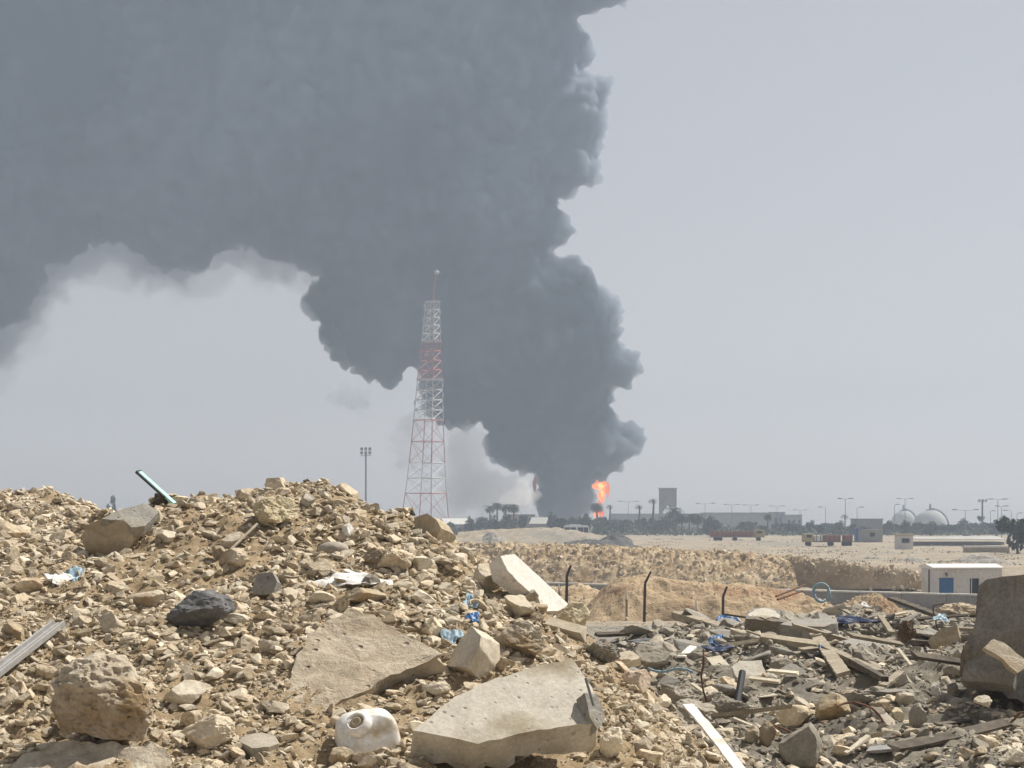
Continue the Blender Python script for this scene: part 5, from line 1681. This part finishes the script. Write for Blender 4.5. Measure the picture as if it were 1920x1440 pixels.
for sx in (-1, 1):      # haunches that make the opening read as an arch
    vs = [bm.verts.new((sx * a, y, z)) for y in (-hw + 0.05, hw - 0.05) for a, z in ((hw - 1.06, z0 - 0.003), (hw - 1.06, z0 - 2.2), (hw - 2.6, z0 - 0.003))]
    for f in ((0, 1, 2), (3, 5, 4), (0, 3, 4, 1), (1, 4, 5, 2), (2, 5, 3, 0)): bm.faces.new([vs[i] for i in f])
link("haunch", bm_mesh("haunch", bm), M["far_concrete"], wt)

# storage spheres
def sphere_tank(px, top, rad, d, label):
    s = d / F; r = rad * s
    c = P(px, top + rad, d)
    root = empty("storage_sphere", c - Vector((0, 0, r + 1.5))); tag(root, label, "storage sphere", "round white storage tanks")
    bm = bmesh.new(); rr_ = bmesh.ops.create_uvsphere(bm, u_segments=40, v_segments=24, radius=r)
    for v in rr_["verts"]: v.co.z += r + 1.5
    link("shell", bm_mesh("shell", bm, True), M["tank_white"], root)
    bm = bmesh.new(); add_bar(bm, (0, 0, 2 * r + 1.4), (0, 0, 2 * r + 1.5 + 2.6), 0.55, 0.45, 8); add_box(bm, (-1.6, -1.6, 2 * r + 1.50), (1.6, 1.6, 2 * r + 1.75))
    link("vent_stack", bm_mesh("vent_stack", bm), M["mast_grey"], root)
    bm = bmesh.new()
    for k in range(24):      # stair and rail climbing over the shell
        a = 1.57 - k / 23 * 1.45
        rr2 = r + 0.35
        p = Vector((math.cos(a) * rr2, -0.35 * math.cos(a) * rr2 * 0.3, math.sin(a) * rr2 + r + 1.5))
        add_box(bm, (p.x - 0.28, p.y - 0.5, p.z - 0.06), (p.x + 0.28, p.y + 0.5, p.z + 0.5))
    link("stairway", bm_mesh("stairway", bm), M["mast_grey"], root)
    bm = bmesh.new()
    for k in range(10):
        a = TAU * k / 10
        add_bar(bm, (math.cos(a) * r * 0.96, math.sin(a) * r * 0.96, 0), (math.cos(a) * r * 0.96, math.sin(a) * r * 0.96, r + 1.5), 0.3, None, 6)
    link("support_legs", bm_mesh("support_legs", bm), M["tank_white"], root)


sphere_tank(1694, 957, 22, 760, "smaller left storage sphere, half bright in the sun")
sphere_tank(1744, 956, 32, 700, "larger right storage sphere with a stack on top")

# long low buildings and sheds
def block(name, px0, px1, top, foot, d, depth, mat, label, cat, roof=None, windows=0, group=None, yaw=0.0):
    s = d / F
    b = P((px0 + px1) / 2, foot, d); w = (px1 - px0) * s; H = (foot - top) * s
    root = empty(name, b, yaw); tag(root, label, cat, group)
    box_part("wall", (-w / 2, 0, 0), (w / 2, depth, H), M[mat], root)
    if roof: box_part("roof", (-w / 2 - 0.2, -0.2, H + 0.003), (w / 2 + 0.2, depth + 0.2, H + 0.22), M[roof], root)
    for k in range(windows):
        x = -w / 2 + w * (k + 0.5) / windows
        f = box_part("window", (x - min(0.6, w / windows * 0.3), -0.05, H * 0.45), (x + min(0.6, w / windows * 0.3), -0.003, H * 0.8), M["far_wall"], root)
        box_part("pane", (x - min(0.5, w / windows * 0.25), -0.07, H * 0.48), (x + min(0.5, w / windows * 0.25), -0.052, H * 0.77), M["glass_dark"], f)
    return root


block("long_shed", 1325, 1452, 962, 1000, 620, 20, "far_wall", "long flat roofed grey shed behind the left lorry", "shed", "far_concrete", 0)
block("long_wall", 1143, 1330, 963, 1000, 680, 4, "far_wall", "long grey blue wall behind the two lone palms", "wall", None, 0)
block("pale_shed", 1449, 1472, 961, 1002, 600, 10, "far_wall", "pale grey shed right of the long flat roofed one", "shed", "far_wall", 2)
block("pale_shed", 1474, 1504, 966, 1002, 590, 10, "far_wall", "second pale shed with a stepped roof, farther right", "shed", "far_wall", 3)
block("house", 1607, 1655, 974, 1006, 420, 8, "far_wall", "grey block house behind the blue booth", "house", "far_concrete", 0)
block("hut", 1616, 1655, 993, 1018, 300, 3, "far_wall", "low grey hut with a dark doorway right of the blue booth", "hut", None, 1)
block("tan_building", 958, 1003, 966, 994, 440, 8, "tan_wall", "tan flat roofed building behind the palm group", "building", "far_concrete", 3)
block("gatehouse", 1684, 1712, 1004, 1030, 232, 2.2, "cabin_white", "small pale gatehouse with a brown top below the left storage sphere", "gatehouse", "tan_wall", 1)
block("long_canopy", 1715, 1883, 1008, 1024, 262, 4, "far_concrete", "long low shed with a pale roof and shaded front, before the spheres", "shed", None, 0)
can = P(1799, 1012, 262)
sc2 = 262 / F
cano = [o for o in COL.objects if o.name.startswith("long_canopy")][0]
bm = bmesh.new()
vs = [bm.verts.new(c) for c in [(-84 * sc2, -0.8, 1.15), (84 * sc2, -0.8, 1.05), (84 * sc2, 4.3, 1.5), (-84 * sc2, 4.3, 1.4), (-84 * sc2, -0.8, 1.21), (84 * sc2, -0.8, 1.13), (84 * sc2, 4.3, 1.6), (-84 * sc2, 4.3, 1.46)]]
for f in ((0, 3, 2, 1), (4, 5, 6, 7), (0, 1, 5, 4), (2, 3, 7, 6), (1, 2, 6, 5), (0, 4, 7, 3)): bm.faces.new([vs[i] for i in f])
link("roof", bm_mesh("roof", bm), M["tank_white"], cano)
for ch in cano.children:
    if ch.name.startswith("wall"):
        ch.scale = (1, 1, 0.5)
block("stone_wall", 1808, 1893, 1027, 1036, 214, 0.6, "tan_wall", "low tan stone wall left of the dark bushy tree", "wall", "coping", 0)
# white pitched tents of roof, left of the minibus and left of the palms
def pitched(px, top, foot, w, d, label, yaw):
    s = d / F
    root = empty("shed", P(px, foot, d), yaw); tag(root, label, "shed", "white roofed sheds on the left")
    W, H = w * s / 2, (foot - top) * s
    box_part("wall", (-W, -2, 0), (W, 2, H * 0.45), M["far_wall"], root)
    bm = bmesh.new()
    vs = [bm.verts.new(c) for c in [(-W - .2, -2.3, H * .452), (W + .2, -2.3, H * .452), (W + .2, 2.3, H * .452), (-W - .2, 2.3, H * .452), (-W - .2, 0, H), (W + .2, 0, H)]]
    for f in ((0, 3, 2, 1), (0, 1, 5, 4), (2, 3, 4, 5), (1, 2, 5), (0, 4, 3)): bm.faces.new([vs[i] for i in f])
    link("roof", bm_mesh("roof", bm), M["coping"], root)


pitched(1015, 970, 992, 36, 430, "white roofed shed right of the palm group", -0.35)
pitched(852, 972, 992, 52, 440, "white roofed shed beside the foot of the lattice tower", 0.5)

# blue booth
d = 306.0; s = d / F
bt = empty("booth", P(1610, 1016, d)); tag(bt, "upright dark blue portable booth beside the grey hut", "booth")
w_ = 6 * s
box_part("body", (-w_, 0, 0), (w_, 1.2, 25 * s), M["portable_blue"], bt)
box_part("door", (-w_ + 0.12, -0.03, 0.08), (w_ - 0.12, -0.003, 22 * s), M["portable_blue"], bt)
box_part("roof", (-w_ - 0.05, -0.06, 25 * s + 0.003), (w_ + 0.05, 1.26, 25 * s + 0.16), M["far_wall"], bt)

# minibus half hidden by the sand hump
d = 345.0; s = d / F
bus = empty("minibus", P(1081, 1012, d), 0.0); tag(bus, "white minibus with dark windows, half hidden behind the sand hump", "minibus")
hw = 23.5 * s; H = 27 * s; Dp = 2.2
bm = bmesh.new(); add_box(bm, (-hw, 0, 0.45), (hw, Dp, H)); bmesh.ops.bevel(bm, geom=bm.edges[:], offset=0.22, segments=2, affect='EDGES')
link("body", bm_mesh("body", bm), M["lorry_white"], bus)
bm = bmesh.new(); add_box(bm, (-hw * 0.55, 0.4, H + 0.003), (hw * 0.35, Dp - 0.4, H + 0.22))
link("roof_unit", bm_mesh("roof_unit", bm), M["lorry_white"], bus)
for x0, x1 in ((-0.93, -0.52), (-0.48, -0.05), (0.10, 0.55), (0.58, 0.93)):
    box_part("window", (x0 * hw, -0.03, H * 0.50), (x1 * hw, -0.003, H * 0.86), M["glass_dark"], bus)
box_part("windscreen", (hw + 0.003, 0.25, H * 0.5), (hw + 0.03, Dp - 0.25, H * 0.86), M["glass_dark"], bus)
for x in (-0.62, 0.62):
    for y in (0.05, Dp - 0.3):
        bm = bmesh.new(); add_bar(bm, (x * hw, y - 0.06, 0.42), (x * hw, y + 0.30, 0.42), 0.42, None, 16)
        link("wheel", bm_mesh("wheel", bm), M["black_rubber"], bus)


def lorry(px0, px1, top, foot, d, label, cab_right=True, parts_=((0.0, 0.72, "lorry_red"),)):
    s = d / F
    w = (px1 - px0) * s; H = (foot - top) * s
    root = empty("lorry", P((px0 + px1) / 2, foot, d)); tag(root, label, "lorry", "parked lorries on the plain")
    fx = lambda t: (t - 0.5) * w * (1 if cab_right else -1)
    def bx(nm, a, b, z0, z1, mat, y0=0.0, y1=2.4, par=root):
        lo, hi = sorted((fx(a), fx(b)))
        return box_part(nm, (lo, y0, z0), (hi, y1, z1), M[mat], par, 0.04)
    bx("chassis", 0.0, 0.98, H * 0.30, H * 0.38, "mast_grey", 0.3, 2.1)
    for a, b, mt in parts_:
        k = bx("load", a, b, H * 0.383, H * 0.86, mt)
        n = max(2, int((b - a) * 14))
        for j in range(n):
            t0 = a + (b - a) * (j + 0.5) / n
            bx("rib", t0 - 0.006, t0 + 0.006, H * 0.385, H * 0.90, "rusty_steel", -0.06, -0.003, k)
    c = bx("cab", 0.80, 0.98, H * 0.32, H * 0.97, "lorry_yellow")
    bx("side_window", 0.84, 0.93, H * 0.66, H * 0.88, "glass_dark", -0.03, -0.003, c)
    lo = fx(0.98)
    for t0 in (0.10, 0.18, 0.45, 0.88):
        for y in (0.0, 2.0):
            bm = bmesh.new(); r_ = H * 0.16
            add_bar(bm, (fx(t0), y, r_), (fx(t0), y + 0.35, r_), r_, None, 16)
            link("wheel", bm_mesh("wheel", bm), M["black_rubber"], root)


lorry(1333, 1436, 993, 1014, 322, "parked lorry with a long rust red load and yellow cab", True, ((0.0, 0.40, "lorry_red"), (0.41, 0.76, "lorry_red")))
lorry(1506, 1604, 1000, 1024, 270, "parked lorry with a white box and rust red load", False, ((0.05, 0.2, "lorry_red"), (0.28, 0.62, "lorry_red"), (0.63, 0.78, "lorry_white")))

# flames at the foot of the plume
def flame(px, top, foot, w, d, seed, mat):
    s = d / F
    r = np.random.default_rng(seed)
    v, f = ico(4)
    v = v.copy()
    t = (v[:, 2] + 1) / 2
    k = 0.55 + 0.9 * t - 0.9 * np.clip(t - 0.75, 0, 1) * 2
    H = (foot - top) * s; W = w * s / 2
    n = fbm(v * np.array([2.6, 2.6, 1.5]) + seed * 5, 5, 0.6)
    V = np.stack([v[:, 0] * W * k * (1 + 0.6 * n) + 0.3 * W * np.sin(t * 6 + seed), v[:, 1] * W * k * (1 + 0.5 * n), (t - 0.5) * H * (1 + 0.12 * n)], -1)
    return mesh_np("flame", V, f, True), P(px, (top + foot) / 2, d)


M["flame"] = glow("flame", (1.0, 0.20, 0.05), 1.4)
M["flame_dim"] = glow("flame_dim", (1.0, 0.20, 0.06), 0.75)
fire = empty("fire", P(1128, 985, 600)); tag(fire, "bright orange flames leaping at the right foot of the dark smoke", "fire")
for px, top, foot, w, sd, mt in ((1127, 904, 922, 20, 1, "flame"), (1137, 912, 926, 9, 6, "flame_dim"), (1129, 916, 942, 11, 2, "flame"), (1119, 950, 972, 9, 3, "flame"), (1127, 956, 974, 7, 4, "flame_dim")):
    me, c = flame(px, top, foot, w, 590, sd, mt)
    o = link("flame", me, M[mt], fire); o.location = c - fire.location
M["flame_core"] = glow("flame_core", (1.0, 0.36, 0.12), 1.6)
for px, top, foot, w, sd in ((1126, 906, 919, 9, 11), (1129, 919, 932, 4, 12)):
    me, c = flame(px, top, foot, w, 586, sd, "flame_core")
    o = link("flame_core", me, M["flame_core"], fire); o.location = c - fire.location
for px, top, foot, w, sd in ((1119, 900, 915, 5, 21), (1133, 901, 918, 6, 22), (1140, 905, 935, 4, 23), (1124, 938, 955, 4, 24)):
    me, c = flame(px, top, foot, w, 591, sd, "flame_dim")
    o = link("flame", me, M["flame_dim"], fire); o.location = c - fire.location
fire2 = empty("fire", P(1003, 930, 600)); tag(fire2, "faint reddish flame glimpsed at the left foot of the dark smoke", "fire")
me, c = flame(1003, 892, 935, 5, 590, 7, "flame_dim")
M["flame_faint"] = glow("flame_faint", (0.8, 0.20, 0.12), 0.13)
o = link("flame", me, M["flame_faint"], fire2); o.location = c - fire2.location
# ------------------------------------------------------------------ smoke
SD = 640.0
KS = SD / 1050.0
OUT = [(1110,985),(1118,905),(1140,896),(1165,888),(1185,852),(1205,832),(1207,808),(1193,790),(1168,782),(1155,765),(1155,745),(1185,715),(1190,690),(1178,660),(1170,635),(1173,600),(1160,570),(1150,545),(1122,520),(1100,490),(1068,476),(1042,472),(1045,455),(1070,445),(1080,430),(1070,400),(1052,378),(1075,368),(1105,362),(1115,340),(1138,310),(1142,285),(1128,265),(1135,240),(1142,200),(1135,165),(1115,135),(1090,128),(1102,105),(1095,85),(1070,60),(1065,40),(1085,24),(1110,18),(1150,30),(1182,36),(1192,15),(1190,-40),(1240,-130),(1200,-220),(-330,-220),(-330,660),(-200,670),(-90,665),(0,610),(32,590),(55,560),(80,525),(105,490),(135,474),(170,466),(215,460),(240,470),(262,488),(300,505),(345,522),(370,505),(402,478),(440,466),(480,480),(530,496),(598,508),(602,545),(582,575),(590,620),(605,665),(640,682),(665,710),(700,722),(725,738),(745,728),(765,705),(782,690),(797,720),(816,770),(835,790),(870,795),(905,806),(911,830),(909,868),(940,888),(980,896),(1005,905),(1015,940),(1010,985)]


def hull(name, outline, mat, parent, scale_r=1.0, inset=0.0, step=9, cap=300, flat=0.8, vox=2.4, amp=(8.0, 4.4), freq=(0.03, 0.11), dist=SD, jit=0.5, seed=3, min_r=5, fine_oct=5, dshift=0.0):
    """a billowing body: balls packed inside an outline given in pixels at its own distance, fused, then roughened"""
    vox *= KS; amp = tuple(x * KS for x in amp); freq = tuple(x / KS for x in freq)
    r = np.random.default_rng(seed)
    o = np.array(outline, float)
    a, b = o, np.roll(o, -1, 0)
    gx, gy = np.meshgrid(np.arange(o[:, 0].min(), o[:, 0].max(), step), np.arange(o[:, 1].min(), o[:, 1].max(), step))
    p = np.stack([gx.ravel(), gy.ravel()], -1) + r.uniform(-step / 3, step / 3, (gx.size, 2))
    ins = np.zeros(len(p), bool)
    for (x0, y0), (x1, y1) in zip(a, b):
        c = (y0 > p[:, 1]) != (y1 > p[:, 1])
        with np.errstate(divide='ignore', invalid='ignore'):
            xx = x0 + (p[:, 1] - y0) / (y1 - y0 + 1e-9) * (x1 - x0)
        ins ^= c & (p[:, 0] < xx)
    p = p[ins]
    dmin = np.full(len(p), 1e9)
    for q0, q1 in zip(a, b):
        e = q1 - q0
        t = np.clip(((p - q0) @ e) / (e @ e), 0, 1)
        dmin = np.minimum(dmin, np.linalg.norm(p - (q0 + t[:, None] * e), axis=1))
    rad = np.minimum((dmin - inset) * scale_r, cap)
    k = rad > min_r
    p, rad = p[k], rad[k]
    order = np.argsort(-rad + r.normal(size=len(rad)) * 2)
    sel = []
    for i in order:
        if all(np.hypot(*(p[i] - p[j])) + rad[i] * 0.86 > rad[j] for j in sel):
            sel.append(i)
    s = dist / F
    iv, if_ = ico(3)
    Vs, Fs, n = [], [], 0
    for i in sel:
        R = rad[i] * s
        dep = dist + dshift + r.uniform(-1, 1) * jit * min(R, 60 * s)
        c = P(p[i][0], p[i][1], dist)
        v = iv * np.array([R, min(R, 200 * s) * flat, R]) + np.array([c.x, dep, c.z])
        Vs.append(v); Fs.append(if_ + n); n += len(v)
    me = mesh_np(name, np.concatenate(Vs), np.concatenate(Fs))
    t_ = bpy.data.objects.new("tmp", me)
    COL.objects.link(t_)
    def remesh(ob_, vx):
        md = ob_.modifiers.new("r", 'REMESH'); md.mode = 'VOXEL'; md.voxel_size = vx; md.adaptivity = 0
        m_ = bpy.data.meshes.new_from_object(ob_.evaluated_get(bpy.context.evaluated_depsgraph_get()))
        ob_.modifiers.clear()
        return m_
    m1 = remesh(t_, vox)
    def swell(m_, am, fr, oc):
        V_ = verts_of(m_).astype(float)
        nr = np.empty(len(V_) * 3, np.float32); m_.vertices.foreach_get("normal", nr)
        set_verts(m_, V_ + nr.reshape(-1, 3) * (am * billow(V_ * fr + seed, oc))[:, None])
    swell(m1, amp[0], freq[0], 2)
    t_.data = m1; m2 = remesh(t_, vox)
    swell(m2, amp[1], freq[1], fine_oct)
    t_.data = m2; m3 = remesh(t_, vox)      # once more, so that the skin nowhere crosses itself
    bpy.data.objects.remove(t_)
    for q_ in (me, m1, m2): bpy.data.meshes.remove(q_)
    m2 = m3
    m2.name = name
    # keep the one outer skin: drop the closed pockets left inside
    bm = bmesh.new(); bm.from_mesh(m2); bm.verts.ensure_lookup_table()
    seen = np.zeros(len(bm.verts), bool); best = []
    for v0 in bm.verts:
        if seen[v0.index]: continue
        seen[v0.index] = True; st = [v0]; comp = []
        while st:
            v = st.pop(); comp.append(v)
            for e_ in v.link_edges:
                w_ = e_.other_vert(v)
                if not seen[w_.index]: seen[w_.index] = True; st.append(w_)
        if len(comp) > len(best): best = comp
    keep = {v.index for v in best}
    bmesh.ops.delete(bm, geom=[v for v in bm.verts if v.index not in keep], context='VERTS')
    bm.to_mesh(m2); bm.free()
    V = verts_of(m2).astype(float)
    c0 = V.mean(0)
    set_verts(m2, V - c0)
    m2.polygons.foreach_set("use_smooth", np.full(len(m2.polygons), True))
    ob = bpy.data.objects.new(name, m2)
    m2.materials.append(mat)
    COL.objects.link(ob)
    ob.location = Vector(c0) - (parent.location if parent else Vector())
    if parent: ob.parent = parent
    return ob


M["smoke_dark"] = volume("smoke_dark", (0.22, 0.25, 0.29), 0.36)
M["smoke_thin"] = volume("smoke_thin", (0.28, 0.31, 0.36), 0.04)
M["smoke_grey"] = volume("smoke_grey", (0.97, 0.97, 0.97), 0.05)
nt_ = M["smoke_dark"].node_tree      # noise in the colour stands in for light and shade among the billows
v_ = [n for n in nt_.nodes if n.type == 'PRINCIPLED_VOLUME'][0]
tc_ = nt_.nodes.new("ShaderNodeTexCoord"); nz_ = nt_.nodes.new("ShaderNodeTexNoise"); rp_ = nt_.nodes.new("ShaderNodeValToRGB")
nz_.inputs["Scale"].default_value = 0.0115; nz_.inputs["Detail"].default_value = 5; nz_.inputs["Roughness"].default_value = 0.55
rp_.color_ramp.elements[0].position = 0.42; rp_.color_ramp.elements[0].color = (0.03, 0.045, 0.07, 1)
rp_.color_ramp.elements[1].position = 0.60; rp_.color_ramp.elements[1].color = (0.48, 0.54, 0.62, 1)
nt_.links.new(tc_.outputs["Object"], nz_.inputs["Vector"]); nt_.links.new(nz_.outputs["Fac"], rp_.inputs["Fac"]); nt_.links.new(rp_.outputs[0], v_.inputs["Color"])
M["smoke_puff"] = volume("smoke_puff", (0.80, 0.81, 0.83), 0.028)
plume = hull("smoke_plume", OUT, M["smoke_dark"], None, inset=4, vox=1.7)
tag(plume, "towering dark grey smoke plume billowing up and away to the left", "smoke plume")
FRINGE = [(-330,730),(-150,730),(-60,712),(0,672),(40,645),(66,605),(100,562),(130,524),(155,506),(190,496),(225,490),(255,508),(300,530),(345,546),(380,524),(410,500),(440,490),(480,504),(530,520),(600,528),(606,470),(560,430),(400,400),(200,400),(60,440),(-100,560),(-330,600)]
veil = hull("smoke_fringe", FRINGE, M["smoke_thin"], None, inset=-2, step=12, vox=2.4, amp=(10, 8), freq=(0.03, 0.10), seed=8, min_r=8)
tag(veil, "thin smoke fringe along the lower left edge of the dark plume", "smoke fringe", "smoke fringes under the plume")
M["smoke_faint"] = volume("smoke_faint", (0.32, 0.34, 0.38), 0.018)
veil = hull("smoke_fringe", FRINGE, M["smoke_faint"], None, inset=-24, step=12, vox=3.2, amp=(14, 9), freq=(0.022, 0.085), seed=15, min_r=20)
tag(veil, "faintest outer smoke fringe hanging lowest under the dark plume", "smoke fringe", "smoke fringes under the plume")
GREY = [(1005,905),(1012,945),(1000,962),(830,962),(826,930),(838,880),(832,830),(840,796),(870,800),(900,812),(905,868),(940,892),(985,900)]
g = hull("grey_smoke", GREY, M["smoke_grey"], None, inset=2, vox=1.4, amp=(6, 4.0), freq=(0.05, 0.14), dist=600, step=6, seed=12, flat=1.2)
tag(g, "pale grey smoke drifting low between the lattice tower and the plume", "smoke cloud")
for i, (ol, lab, dn) in enumerate((
    ([(735,790),(760,770),(790,790),(800,830),(790,880),(760,890),(738,860)], "thin grey smoke puff hanging behind the lattice tower", "smoke_puff"),
    ([(612,735),(635,718),(665,724),(680,745),(665,768),(630,775)], "small detached smoke puff left of the lattice tower", "smoke_puff"))):
    q = hull("smoke_puff", ol, M[dn], None, inset=1, vox=1.3, amp=(8, 5.0), freq=(0.06, 0.15), dist=600, step=5, seed=20 + i, flat=1.0, min_r=4)
    tag(q, lab, "smoke puff")

M["smoke_white"] = volume("smoke_white", (0.97, 0.97, 0.97), 0.11)
q = hull("white_smoke", [(925,950),(935,925),(958,918),(965,900),(984,890),(996,898),(1000,912),(1010,922),(1013,940),(1000,952),(970,955)], M["smoke_white"], None, inset=1, vox=1.1, amp=(4, 3.2), freq=(0.09, 0.22), dist=585, step=5, seed=31, flat=1.0, min_r=4)
tag(q, "white smoke puff curling up at the left foot of the dark plume", "smoke puff")

# ------------------------------------------------------------------ haze over the whole plain
bm = bmesh.new()
add_box(bm, (-1100, -40, -9.5), (1100, 1000, 292))
M["haze"] = volume("haze", (0.55, 0.66, 0.82), 0.00078)
tag(link("haze", bm_mesh("haze", bm), M["haze"]), kind="stuff")
